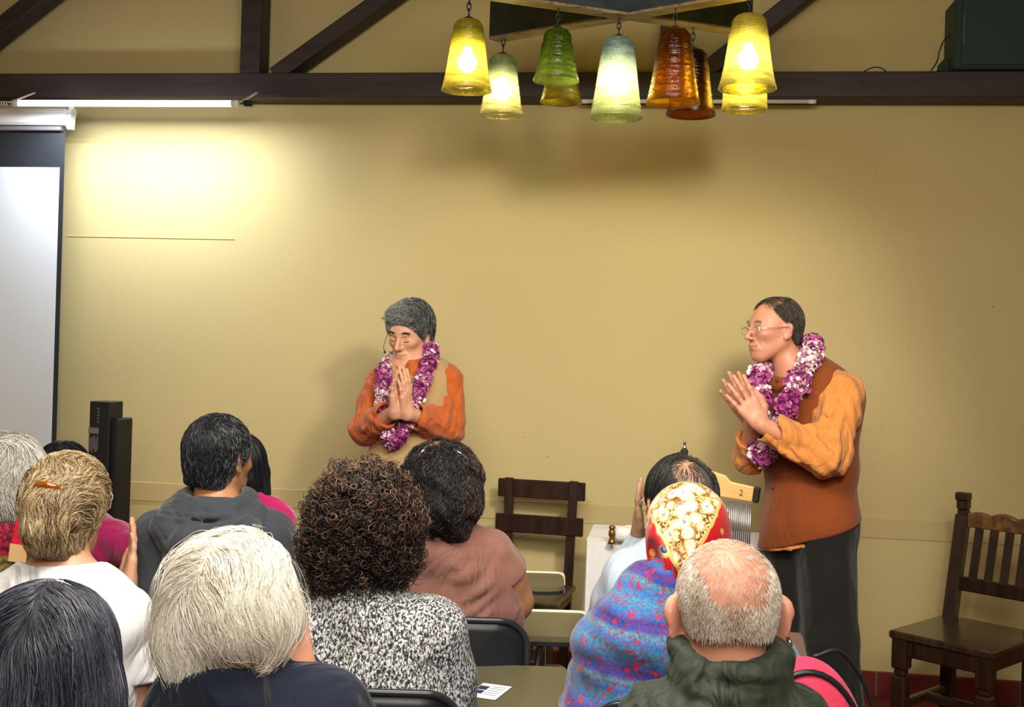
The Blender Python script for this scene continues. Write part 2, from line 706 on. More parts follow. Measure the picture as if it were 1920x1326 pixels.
def hairmat(name, stops, rough=0.42, spec=0.5):
    mt, nt, b = nm(name)
    a = node(nt, 'ShaderNodeAttribute', attribute_name='tone')
    neg = math_(nt, 'LESS_THAN', a.outputs['Fac'], -0.5)      # the mass beneath the loose hairs carries tone - 2
    c = ramp(nt, math_(nt, 'ADD', a.outputs['Fac'], math_(nt, 'MULTIPLY', neg, 2.0)), stops)
    nt.links.new(c, b.inputs['Base Color'])
    nt.links.new(math_(nt, 'ADD', math_(nt, 'MULTIPLY', neg, .5), rough), b.inputs['Roughness'])
    bump(nt, b, math_(nt, 'MULTIPLY', noise(nt, coords(nt, (1, 1, .25)), 420, 2), neg), .8, .003)
    b.inputs['Specular IOR Level'].default_value = spec
    return mt


def emit(name, col, s):
    mt, nt, b = nm(name)
    b.inputs['Base Color'].default_value = rgba(col)
    b.inputs['Emission Color'].default_value = rgba(col)
    b.inputs['Emission Strength'].default_value = s
    return mt


def wood(name, dark, lite, rough=0.45, scale=(1, 1, 12), ns=6, coat=0.0, b_=0.2):
    mt, nt, b = nm(name)
    v = coords(nt, scale)
    g = noise(nt, v, ns, 6, 0.6, 0.8)
    c = ramp(nt, g, [(0.3, dark), (0.72, lite)])
    nt.links.new(c, b.inputs['Base Color'])
    b.inputs['Roughness'].default_value = rough
    b.inputs['Coat Weight'].default_value = coat
    b.inputs['Coat Roughness'].default_value = 0.25
    bump(nt, b, g, b_, 0.004)
    return mt


def wallmat(name, col):
    mt, nt, b = nm(name)
    v = coords(nt)
    big = noise(nt, v, 0.7, 3, 0.5)
    fine = noise(nt, v, 55, 6, 0.65)
    streak = noise(nt, coords(nt, (0.5, 1, 7)), 1.3, 4, 0.55)
    c = ramp(nt, big, [(0.3, tuple(x * 0.93 for x in col)), (0.7, tuple(min(1, x * 1.05) for x in col))])
    c = mixc(nt, math_(nt, 'MULTIPLY', streak, 0.16), c, (0.60, 0.47, 0.22))
    spots = ramp(nt, noise(nt, v, 26, 2, 0.5), [(0.0, (0, 0, 0)), (0.79, (0, 0, 0)), (0.80, (1, 1, 1))])
    c = mixc(nt, math_(nt, 'MULTIPLY', spots, 0.5), c, (0.2, 0.14, 0.08))
    nt.links.new(c, b.inputs['Base Color'])
    b.inputs['Roughness'].default_value = 0.8
    b.inputs['Specular IOR Level'].default_value = 0.25
    hh = math_(nt, 'ADD', math_(nt, 'MULTIPLY', fine, 0.5), noise(nt, v, 6, 5, 0.6))
    bump(nt, b, hh, 0.16, 0.006)
    return mt


def tilemat(name, c1, c2, grout, bw, bh, rot=(0, 0, 0), off=0.0, kind='Object'):
    mt, nt, b = nm(name)
    v = coords(nt, rot=rot, kind=kind)
    t = node(nt, 'ShaderNodeTexBrick', Scale=1.0)
    t.offset = off
    t.inputs['Color1'].default_value = rgba(c1)
    t.inputs['Color2'].default_value = rgba(c2)
    t.inputs['Mortar'].default_value = rgba(grout)
    t.inputs['Mortar Size'].default_value = 0.006
    t.inputs['Brick Width'].default_value = bw
    t.inputs['Row Height'].default_value = bh
    nt.links.new(v, t.inputs['Vector'])
    n = noise(nt, v, 30, 5)
    c = mixc(nt, math_(nt, 'MULTIPLY', n, 0.5), t.outputs['Color'], tuple(x * 0.5 for x in c1))
    nt.links.new(c, b.inputs['Base Color'])
    b.inputs['Roughness'].default_value = 0.5
    inv = math_(nt, 'SUBTRACT', 1.0, t.outputs['Fac'])
    bump(nt, b, inv, 0.4, 0.004)
    return mt


def glassmat(name, top, low, zt, zb, dif=0.25):
    """Hand-blown tinted glass: see-through, reflecting, a little cloudy with seeds and ripples."""
    mt = bpy.data.materials.new(name)
    mt.use_nodes = True
    nt = mt.node_tree
    nt.nodes.clear()
    out = nt.nodes.new('ShaderNodeOutputMaterial')
    tc = nt.nodes.new('ShaderNodeTexCoord')
    sp = nt.nodes.new('ShaderNodeSeparateXYZ')
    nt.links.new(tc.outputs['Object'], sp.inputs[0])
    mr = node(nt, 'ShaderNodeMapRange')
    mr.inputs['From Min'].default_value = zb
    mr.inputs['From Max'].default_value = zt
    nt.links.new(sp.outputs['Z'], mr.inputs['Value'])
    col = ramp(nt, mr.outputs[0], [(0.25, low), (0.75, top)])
    v = coords(nt, (1, 1, 9), rot=(0.25, 0.2, 0))
    rip = noise(nt, v, 9, 3, 0.5)
    seeds = noise(nt, coords(nt), 160, 2, 0.5)
    h = math_(nt, 'ADD', rip, math_(nt, 'MULTIPLY', seeds, 0.3))
    bp = node(nt, 'ShaderNodeBump', Strength=0.7, Distance=0.01)
    nt.links.new(h, bp.inputs['Height'])
    tr = nt.nodes.new('ShaderNodeBsdfTransparent')
    nt.links.new(col, tr.inputs[0])
    tl = nt.nodes.new('ShaderNodeBsdfTranslucent')
    nt.links.new(col, tl.inputs[0])
    nt.links.new(bp.outputs[0], tl.inputs['Normal'])
    gl = nt.nodes.new('ShaderNodeBsdfGlossy')
    gl.inputs['Roughness'].default_value = 0.12
    nt.links.new(bp.outputs[0], gl.inputs['Normal'])
    m1 = nt.nodes.new('ShaderNodeMixShader')
    cl = ramp(nt, h, [(0.35, (dif * 0.4,) * 3), (0.8, (dif * 1.5,) * 3)])
    nt.links.new(cl, m1.inputs[0])
    nt.links.new(tr.outputs[0], m1.inputs[1])
    nt.links.new(tl.outputs[0], m1.inputs[2])
    m2 = nt.nodes.new('ShaderNodeMixShader')
    lw = node(nt, 'ShaderNodeLayerWeight', Blend=0.35)
    nt.links.new(bp.outputs[0], lw.inputs['Normal'])
    nt.links.new(math_(nt, 'MULTIPLY', lw.outputs['Fresnel'], 0.75), m2.inputs[0])
    nt.links.new(m1.outputs[0], m2.inputs[1])
    nt.links.new(gl.outputs[0], m2.inputs[2])
    nt.links.new(m2.outputs[0], out.inputs[0])
    return mt


M = dict(
    wall=wallmat('plaster_wall', srgb(203, 187, 136)),
    band=wallmat('plaster_band', srgb(196, 179, 130)),
    floor=tilemat('red_floor_tiles', srgb(135, 52, 40), srgb(112, 42, 34), srgb(90, 60, 50), 0.3, 0.3),
    skirt=tilemat('red_skirting_tiles', srgb(120, 40, 34), srgb(104, 34, 30), srgb(120, 90, 74), 0.3, 0.6, rot=(math.pi / 2, 0, 0)),
    ceil=plain('ceiling_paint', srgb(196, 178, 130), 0.9),
    beam=wood('dark_beam_wood', (0.018, 0.012, 0.016), (0.045, 0.032, 0.030), 0.6, (1, 6, 6), 3),
    chand_side=wood('dark_chandelier_wood', (0.012, 0.020, 0.026), (0.03, 0.045, 0.05), 0.5, (1.5, 6, 6), 5),
    chand_low=wood('pale_underside_wood', srgb(60, 48, 34), srgb(170, 148, 110), 0.5, (1.5, 9, 9), 5, b_=0.4),  # underside of the cross beams, coloured paler than their sides
    dwood=wood('dark_stained_wood', (0.010, 0.005, 0.003), (0.040, 0.018, 0.010), 0.32, (6, 6, 1), 5, coat=0.3),
    swood=wood('polished_seat_wood', (0.018, 0.010, 0.006), (0.06, 0.032, 0.018), 0.22, (6, 1, 1), 5, coat=0.5),
    wornwood=wood('worn_carved_wood', (0.03, 0.016, 0.008), srgb(140, 98, 54), 0.4, (3, 3, 3), 7, coat=0.2, b_=0.8),
    black=plain('black_plastic', (0.010, 0.011, 0.016), 0.38, spec=0.5, bs=0.05, bscale=300),
    blackrim=plain('black_rim', (0.02, 0.022, 0.028), 0.25, bs=0.0),
    steel=plain('black_steel_tube', (0.012, 0.012, 0.013), 0.3, 0.2),
    chrome=plain('chrome', (0.75, 0.75, 0.76), 0.18, 1.0, var=0.03),
    rod=plain('dull_aluminium', (0.52, 0.54, 0.57), 0.3, 0.9, var=0.05),
    brass=plain('old_brass', srgb(150, 118, 60), 0.35, 0.8),
    tabl=plain('olive_tablet_laminate', srgb(100, 94, 70), 0.45, var=0.05, ns=60, spec=0.25),
    tablb=plain('brown_tablet_laminate', srgb(104, 78, 66), 0.5, var=0.05, ns=60),
    cream=plain('cream_edge', srgb(232, 222, 196), 0.5, var=0.03),
    white=plain('white_painted_metal', srgb(236, 238, 240), 0.35, var=0.02),
    screenw=plain('white_screen_fabric', srgb(222, 228, 236), 0.75, var=0.03, ns=1.2),
    screenb=plain('black_screen_border', (0.016, 0.019, 0.026), 0.55, var=0.1),
    linen=cloth('white_table_linen', srgb(228, 228, 230), 0.85, 0.03, fold=0.5, fscale=4),
    pine=wood('blond_wood', srgb(196, 150, 84), srgb(232, 192, 122), 0.4, (1, 6, 6), 4, coat=0.3),
    speaker=plain('dark_green_speaker_grille', (0.014, 0.040, 0.036), 0.6, bs=0.5, bscale=700),
    cable=plain('black_cable', (0.01, 0.01, 0.01), 0.5),
    pink=cloth('pink_padded_fabric', srgb(222, 62, 96), 0.8, 0.05, fold=0.2),
    paper=plain('white_paper', srgb(232, 234, 246), 0.7, var=0.02),
    navy=plain('navy_print', srgb(48, 52, 96), 0.7, var=0.02),
    lens=plain('clear_lens', (0.9, 0.9, 0.9), 0.05),
    label=plain('grey_label', srgb(120, 116, 122), 0.5, var=0.05),
    eyew=plain('eye_white', (0.75, 0.72, 0.68), 0.2, var=0.02),
    iris=plain('dark_iris', (0.03, 0.022, 0.018), 0.15, var=0.1),
)
b_ = M['lens'].node_tree.nodes['Principled BSDF']
b_.inputs['Transmission Weight'].default_value = 1.0
b_.inputs['IOR'].default_value = 1.05
# ------------------------------------------------------------------ the hall
YW = 5.29
XL, XR, YB, ZC = -3.9, 3.6, -3.2, 3.75


def struct(name, mb, mt, bev=0, smooth=False):
    return tag(mb.build(name, mt, smooth=smooth, bev=bev), kind='structure')


struct('floor', MB().box(((XL + XR) / 2, (YB + YW) / 2, -0.05), ((XR - XL) / 2 + 0.1, (YW - YB) / 2 + 0.1, 0.05), b=0), M['floor'])
struct('wall_back', MB().box(((XL + XR) / 2, YW + 0.08, ZC / 2), ((XR - XL) / 2 + 0.1, 0.08, ZC / 2), b=0), M['wall'])
struct('wall_left', MB().box((XL - 0.06, (YB + YW) / 2, ZC / 2), (0.06, (YW - YB) / 2, ZC / 2), b=0), M['wall'])
struct('wall_right', MB().box((XR + 0.06, (YB + YW) / 2, ZC / 2), (0.06, (YW - YB) / 2, ZC / 2), b=0), M['wall'])
struct('wall_rear', MB().box(((XL + XR) / 2, YB - 0.06, ZC / 2), ((XR - XL) / 2, 0.06, ZC / 2), b=0), M['wall'])
struct('ceiling', MB().box(((XL + XR) / 2, (YB + YW) / 2, ZC + 0.05), ((XR - XL) / 2 + 0.1, (YW - YB) / 2 + 0.1, 0.05), b=0), M['ceil'])
struct('baseboard_back', MB().box(((XL + XR) / 2, YW - 0.008, 0.055), ((XR - XL) / 2, 0.010, 0.055), b=0.004), M['skirt'])
zb1, zb2 = onY(1620, 970, YW)[2], onY(1620, 1008, YW)[2]
struct('trim_1', MB().box(((XL + XR) / 2, YW - 0.001, (zb1 + zb2) / 2), ((XR - XL) / 2, 0.0035, (zb1 - zb2) / 2), b=0.002), M['band'])
zl = onY(300, 446, YW)[2]
xa_, xb_ = onY(125, 446, YW)[0], onY(440, 446, YW)[0]
struct('trim_2', MB().box(((xa_ + xb_) / 2, YW, zl), ((xb_ - xa_) / 2, 0.0025, 0.003), b=0.001), M['wall'])

# roof truss against the end wall
truss = empty('roof_truss', (0, YW, 0), 0, 'dark timber roof truss with post and braces above the plain end wall', 'roof truss')
YF = YW - 0.17
zlo = onY(960, 197, YW)[2]
zhi = onY(960, 135, YF)[2]


def tpart(name, mb): return mb.build(name, M['beam'], truss, loc=(0, -YW, 0), bev=0.004)


tpart('tie_beam', MB().box(((XL + XR) / 2, YW - 0.085, (zlo + zhi) / 2), ((XR - XL) / 2, 0.084, (zhi - zlo) / 2)))
for pa, pb in (((448, 135), (485, 135)), ((1236, 135), (1274, 135))):
    a, b = onY(*pa, YF), onY(*pb, YF)
    tpart('post', MB().box(((a[0] + b[0]) / 2, YW - 0.1, (zhi + ZC) / 2), (abs(b[0] - a[0]) / 2, 0.065, (ZC - zhi) / 2)))


def brace(p1, p2, wd):
    a, b = onY(*p1, YF + 0.01), onY(*p2, YF + 0.01)
    a[1] = b[1] = YW - 0.1
    d = (b - a) / np.linalg.norm(b - a)
    t = (ZC - a[2]) / d[2]
    tpart('brace', MB().bar(a, a + d * t, wd, 0.12, (0, 1, 0)))


brace((512, 140), (702, 4), 0.072)
brace((1312, 140), (1472, 14), 0.075)
brace((-120, 140), (40, 14), 0.075)

# ---------------------------------------------------------------- light tubes under the beam
def tube_lamp(p1, p2, lit, label):
    yt = YW - (0.36 if lit else 0.12)
    a, b = onY(*p1, yt), onY(*p2, yt)
    z = (a[2] + b[2]) / 2
    a[2] = b[2] = z
    root = empty('light_tube', (a + b) / 2, 0, label, 'light')
    o = -(a + b) / 2
    r = 0.0135 if lit else 0.009
    d = b - a
    d /= np.linalg.norm(d)
    mt = emit('cool_white_tube', (0.90, 0.95, 1.0), 9.0) if lit else M['white']
    MB().tube([a + d * 0.02, b - d * 0.02], r, 14).build('tube', mt, root, True, loc=o)
    for q, s_ in ((a, 1), (b, -1)):
        MB().tube([q, q + s_ * d * 0.03], r * 1.15, 14).build('end_cap', M['white'], root, True, loc=o)
        if lit:
            MB().bar(q - s_ * d * 0.01 + np.array([0, 0, .006]), q - s_ * d * 0.01 + np.array([0, .36 - .168, zlo - z + .02]), 0.014, 0.006).build('bracket', M['white'], root, loc=o)
        else:
            MB().box(q + s_ * d * 0.05 + np.array([0, 0.02, 0.5 * (zlo - z)]), (0.012, 0.012, 0.5 * (zlo - z) + 0.002)).build('bracket', M['white'], root, loc=o)
    if lit:
        al = lamp('tube_glow', (a + b) / 2 - np.array([0, 0, r + .004]), (a + b) / 2 + np.array([0.0, 0.32, -1.0]), np.linalg.norm(b - a) - .05, 19, (0.86, 0.93, 1.0), 0.02)
        al.rotation_euler = (math.radians(2), 0, 0)
        MB().box(b + d * 0.045, (0.018, 0.012, 0.014)).tube([b + d * 0.01, b + d * 0.03 + np.array([0, 0, .012]), b + d * 0.09 + np.array([0, 0, .004])], 0.003, 6).build('plug', M['black'], root, loc=o)
        th = np.linspace(0, 50, 200)
        cx = a[0] - 0.02 - th * 0.004
        MB().tube(np.stack([cx, a[1] + 0.008 * np.cos(th * 2), z + 0.008 * np.sin(th * 2)], 1), 0.002, 5).build('coiled_cord', M['white'], root, True, loc=o)
    return root


tube_lamp((24, 192), (447, 196), True, 'lit white tube lamp glowing under the beam above the projection screen')
tube_lamp((1090, 190), (1530, 190), False, 'unlit thin white tube lamp under the beam behind the glass chandelier')

# ---------------------------------------------------------------- projection screen
YS = YW - 0.14
s0 = onY(122, 240, YS)
xr = s0[0]
scr = empty('projection_screen', (xr - 0.6, YS, 0.9), 0, 'pull-down projection screen with black border hanging from white case', 'screen')
so = (-(xr - 0.6), -YS, -0.9)
ztop, zbot = onY(100, 206, YS)[2], onY(100, 240, YS)[2]
zc_ = (ztop + zbot) / 2
MB().box((xr - 1.1 + 0.02, YS, zc_ + 0.006), (1.1, 0.034, (ztop - zbot) / 2 - 0.004), b=0.012).build('case', M['white'], scr, loc=so)
MB().prism([(-.036, -.05), (-.02, -.052), (-.012, .0), (.0, .036), (-.012, .05), (-.05, .04), (-.06, 0), (-.045, -.04)], 0.03, (xr + 0.012, YS + 0.03, zc_), (0, 1, 0), (0, 0, 1)).box((xr + 0.03, YS, zc_ + 0.055), (0.012, 0.01, 0.014)).build('end_bracket', M['white'], scr, loc=so, bev=0.003)
MB().box((xr - 1.1, YS - 0.008, zc_ - 0.048), (1.09, 0.016, 0.010)).build('bottom_rail', M['label'], scr, loc=so)
zscr = onY(100, 905, YS)[2]
MB().box((xr - 1.1, YS + 0.004, (zbot + zscr) / 2), (1.1, 0.0012, (zbot - zscr) / 2), b=0.0004).build('border', M['screenb'], scr, loc=so)
wtop = onY(110, 314, YS)[2]
wx = onY(104, 560, YS)[0]
MB().box((wx - 1.04 + 0.0, YS + 0.0015, (wtop + zscr + .04) / 2), (1.04, 0.0014, (wtop - zscr - .04) / 2), b=0.0004).build('viewing_surface', M['screenw'], scr, loc=so)
MB().tube([(xr - 2.2, YS, zscr), (xr - 0.01, YS, zscr)], 0.012, 10).build('weight_bar', M['black'], scr, True, loc=so)

# ---------------------------------------------------------------- loudspeaker on the beam with cables
sa, sb = onY(1776, 133, YF - 0.02), onY(1776, 2, YF - 0.02)
spk = empty('loudspeaker', (sa[0] + 0.3, YW - 0.12, zhi), 0, 'dark green loudspeaker standing on the beam above the carved chair', 'speaker')
so = (-(sa[0] + 0.3), -(YW - 0.12), -zhi)
hs = onY(1850, 0, YF)[2] - zhi
MB().box((sa[0] + 0.30, YW - 0.11, zhi + 0.15), (0.278, 0.10, 0.15), b=0.008).box((sa[0] + 0.28, YW - 0.06, zhi + 0.032), (0.283, 0.055, 0.03)).build('cabinet', M['speaker'], spk, loc=so)
MB().box((sa[0] + 0.31, YW - 0.214, zhi + 0.15), (0.262, 0.006, 0.135), b=0.004).build('grille', M['speaker'], spk, loc=so)
MB().box((sa[0] + 0.055, YW - 0.221, zhi + 0.16), (0.004, 0.003, 0.06), b=0.002).build('trim_strip', plain('grey_strip', (0.06, 0.09, 0.085)), spk, loc=so)


def cable(pts, label, r=0.0028):
    q = [onY(a, b, YF + c) for a, b, c in pts]
    o = MB().tube(spline(q, 24), r, 6).build('speaker_cable', M['cable'], None, True)
    return tag(o, label, 'cable')


cable([(1744, 136, 0.0), (1757, 115, .02), (1762, 95, .02), (1770, 76, .03), (1784, 64, .05)], 'black cable curving from the beam up into the dark green loudspeaker')
cable([(1748, 137, .0), (1760, 133, .02), (1780, 131, .02)], 'short black cable lying along the beam to the loudspeaker foot')
cable([(1619, 135, .02), (1632, 128, .03), (1645, 126, .03), (1655, 129, .03), (1663, 136, .02)], 'loose black cable loop rising from the top of the bare beam')

# ---------------------------------------------------------------- chandelier
zar = 1.5 + 612 / FPX * 3.95 - 0.012
ctr = P(1163, 30, 3.95)
zar = ctr[2]
ch = empty('chandelier', (ctr[0], ctr[1], zar), 0, 'wooden cross-beam chandelier with hanging green and amber glass shades', 'chandelier')
co = (-ctr[0], -ctr[1], -zar)


def atz(px, py, z):
    d = fwd + (px - 960) / FPX * camR + (HOR - py) / FPX * camU
    return camC + d * ((z - EYE) / d[2])


HB = 0.17
ends = [(atz(872, -12, zar), atz(1402, 64, zar)), (atz(1440, -12, zar), atz(926, 76, zar))]
for k, (a, b) in enumerate(ends):
    a = a.copy(); b = b.copy()
    d = (b - a) / np.linalg.norm(b - a)
    sd = np.cross(d, upv)
    L = np.linalg.norm(b - a)
    out = [(0, 0.0), (0, HB - 0.03), (0.035, HB), (L - 0.035, HB), (L, HB - 0.03), (L, 0.0)]
    z0 = zar + (0.0 if k == 0 else 0.001)
    bm = MB().prism(out, 0.060, a - sd * 0.030 + np.array([0, 0, z0 - a[2] + .006]), d, upv).build('cross_beam', M['chand_side'], ch, loc=co, bev=0.003)
    MB().bar(a + np.array([0, 0, z0 - a[2] + .002]), b + np.array([0, 0, z0 - b[2] + .002]), 0.064, 0.010).build('pale_underside', M['chand_low'], ch, loc=co)  # strip along the bottom of the beam, paler than its sides
MB().box((ctr[0], ctr[1], (zar + HB + ZC) / 2), (0.012, 0.012, (ZC - zar - HB) / 2)).build('hanging_rod', M['steel'], ch, loc=co)
MB().box((ctr[0], ctr[1], zar + HB + 0.02), (0.09, 0.09, 0.03)).build('centre_plate', M['chand_side'], ch, loc=co)

HS = 0.235


def bell(name, px, pyhook, pytop, pybot, wb, mt, lit, ribs=False, straight=False, t=None):
    """px: column of the pendant, pytop/pybot: rows of the shade, wb: its width at the rim in pixels."""
    if t is None:
        q = atz(px, pyhook, zar)
    else:
        q = P(px, pyhook, t)
    dep = (q - camC) @ fwd
    s = FPX / dep
    x, y = q[0], q[1]
    ztop = P(px, pytop, dep)[2]
    zbot = P(px, pybot, dep)[2] + 0.006
    H = ztop - zbot
    rb = wb / 2 / s
    # ---- shade: lathe with its origin at the top centre
    rt = rb * 0.60
    if straight:
        prof = [(rt * 1.2, 0), (rb * .95, -0.10 * H), (rb * .96, -0.9 * H), (rb, -H)]
        rt = rb * .9
    outp = [(0.010, 0.0), (rt * 0.75, -0.004), (rt * 0.93, -0.016), (rt * 1.0, -0.04)]
    for u in np.linspace(0.25, 1.0, 9):
        rr = rt + (rb - rt) * (0.80 * u + 0.20 * u ** 5)
        outp.append((rr * (0.985 if not straight else 1), -0.02 - (H - 0.02) * u))
    inp = [(r - 0.0035, z + (0.003 if i < 3 else 0)) for i, (r, z) in enumerate(outp)][::-1]
    prof = outp + inp
    mb = MB()
    n = 40
    V, F = [], []
    for r, z in prof:
        for j in range(n):
            th = 2 * math.pi * j / n
            rib = (0.03 if ribs and z > -0.35 * H else 0.006) * (1 if j % 2 else -1)
            wob = 1 + 0.012 * math.sin(2 * th + px) + rib * (0 if z > -0.01 else 1)
            V.append((r * wob * math.cos(th), r * wob * math.sin(th), z))
    K = len(prof)
    for i in range(K - 1):
        for j in range(n):
            F.append([i * n + j, i * n + (j + 1) % n, (i + 1) * n + (j + 1) % n, (i + 1) * n + j][::-1])
    mb.add(V, F)
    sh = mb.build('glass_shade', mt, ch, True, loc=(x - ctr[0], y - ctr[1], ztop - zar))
    # ---- sub-parts
    zs = 0.03 if not straight else 0.03
    lat = [(0, 0.012), (0.012, 0.010), (0.020, 0.004), (0.020, 0.0), (0.013, -0.004), (0.013, -0.045), (0.017, -0.05), (0.017, -0.085), (0, -0.088)]
    MB().lathe(lat[::-1], n=16).build('socket', M['steel'], sh, True)
    zb_ = {True: -0.60, False: -0.52}[lit] * H
    if lit:
        bl = [(0, 0.032)] + [(0.032 * math.sin(a), 0.032 * math.cos(a)) for a in np.linspace(0.35, 2.4, 8)] + [(0.014, -0.038), (0.013, -0.05)]
        V = [(r, zb_ - z) for r, z in bl]
        MB().lathe(V, n=20).build('bulb', M['bulb'], sh, True)
    # chain links up to the beam
    L = zar - ztop
    nl = max(2, int(round((L - 0.012) / 0.022)))
    lb = MB()
    for i in range(nl):
        zc = 0.014 + (L - 0.016) * (i + 0.5) / nl
        hl = (L - 0.012) / nl * 0.66
        th = np.linspace(0, 2 * math.pi, 15)[:-1]
        a_, b__ = 0.0065 * np.cos(th), hl * np.sin(th)
        pts = np.stack([a_ if i % 2 else 0 * a_, 0 * a_ if i % 2 else a_, zc + b__], 1)
        lb.tube(pts, 0.0022, 6, close=True)
    lb.build('chain', M['steel'], sh, True)
    return sh


M['bulb'] = emit('warm_bulb', (1.0, 0.88, 0.55), 72.0)
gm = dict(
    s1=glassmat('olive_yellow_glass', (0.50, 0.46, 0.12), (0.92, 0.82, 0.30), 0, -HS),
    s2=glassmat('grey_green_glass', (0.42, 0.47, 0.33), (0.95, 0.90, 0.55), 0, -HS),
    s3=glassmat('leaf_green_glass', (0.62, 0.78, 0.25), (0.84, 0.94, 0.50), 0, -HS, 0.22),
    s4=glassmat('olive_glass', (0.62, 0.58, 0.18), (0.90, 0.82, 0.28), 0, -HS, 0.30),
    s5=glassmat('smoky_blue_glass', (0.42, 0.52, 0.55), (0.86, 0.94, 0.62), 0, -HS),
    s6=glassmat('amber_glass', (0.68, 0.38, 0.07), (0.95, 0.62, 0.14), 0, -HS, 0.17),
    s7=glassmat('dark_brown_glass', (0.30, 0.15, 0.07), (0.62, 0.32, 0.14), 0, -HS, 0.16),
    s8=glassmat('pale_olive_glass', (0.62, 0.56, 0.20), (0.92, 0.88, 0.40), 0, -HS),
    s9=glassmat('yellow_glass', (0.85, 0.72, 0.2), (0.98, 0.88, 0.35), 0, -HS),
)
bell('a', 1400, 58, 88, 210, 86, gm['s9'], True, straight=True)
bell('b', 1300, 50, 94, 220, 96, gm['s7'], False, ribs=True)
bell('c', 1056, 52, 92, 196, 80, gm['s4'], False)
bell('d', 944, 72, 104, 220, 84, gm['s2'], True, ribs=True)
bell('e', 1161, 33, 71, 225, 104, gm['s5'], True)
bell('f', 1267, 14, 56, 198, 104, gm['s6'], False)
bell('g', 1047, 14, 56, 156, 90, gm['s3'], False, ribs=True)
bell('h', 880, -6, 38, 174, 96, gm['s1'], True)
bell('i', 1406, -4, 29, 171, 112, gm['s8'], True, ribs=True)
# ------------------------------------------------------------------ people: common anatomy
skin_fair = skinmat('fair_skin', srgb(222, 168, 138))
skin_pink = skinmat('ruddy_skin', srgb(214, 150, 122))
skin_tan = skinmat('tan_skin', srgb(190, 132, 92))
skin_brown = skinmat('light_brown_skin', srgb(172, 118, 82))
GOUT = []


def ridge(S, a, b, r, sag=None, k=.009, deep=.30):
    """A crease of cloth lying on whatever S already is."""
    a, b = np.asarray(a, float), np.asarray(b, float)
    u = np.linspace(0, 1, 9)[:, None]
    q = a + (b - a) * u
    if sag is not None: q = q + np.asarray(sag, float) * 4 * u * (1 - u)
    for _ in range(6):
        d, g = S.grad(q, .001)
        q = q - (d + r * deep)[:, None] * g
    for j in range(8):
        u0, u1 = (1 - abs(j / 4 - 1) ** 2 * .6), (1 - abs((j + 1) / 4 - 1) ** 2 * .6)
        S.cap(q[j], q[j + 1], r * u0, r * u1, k)


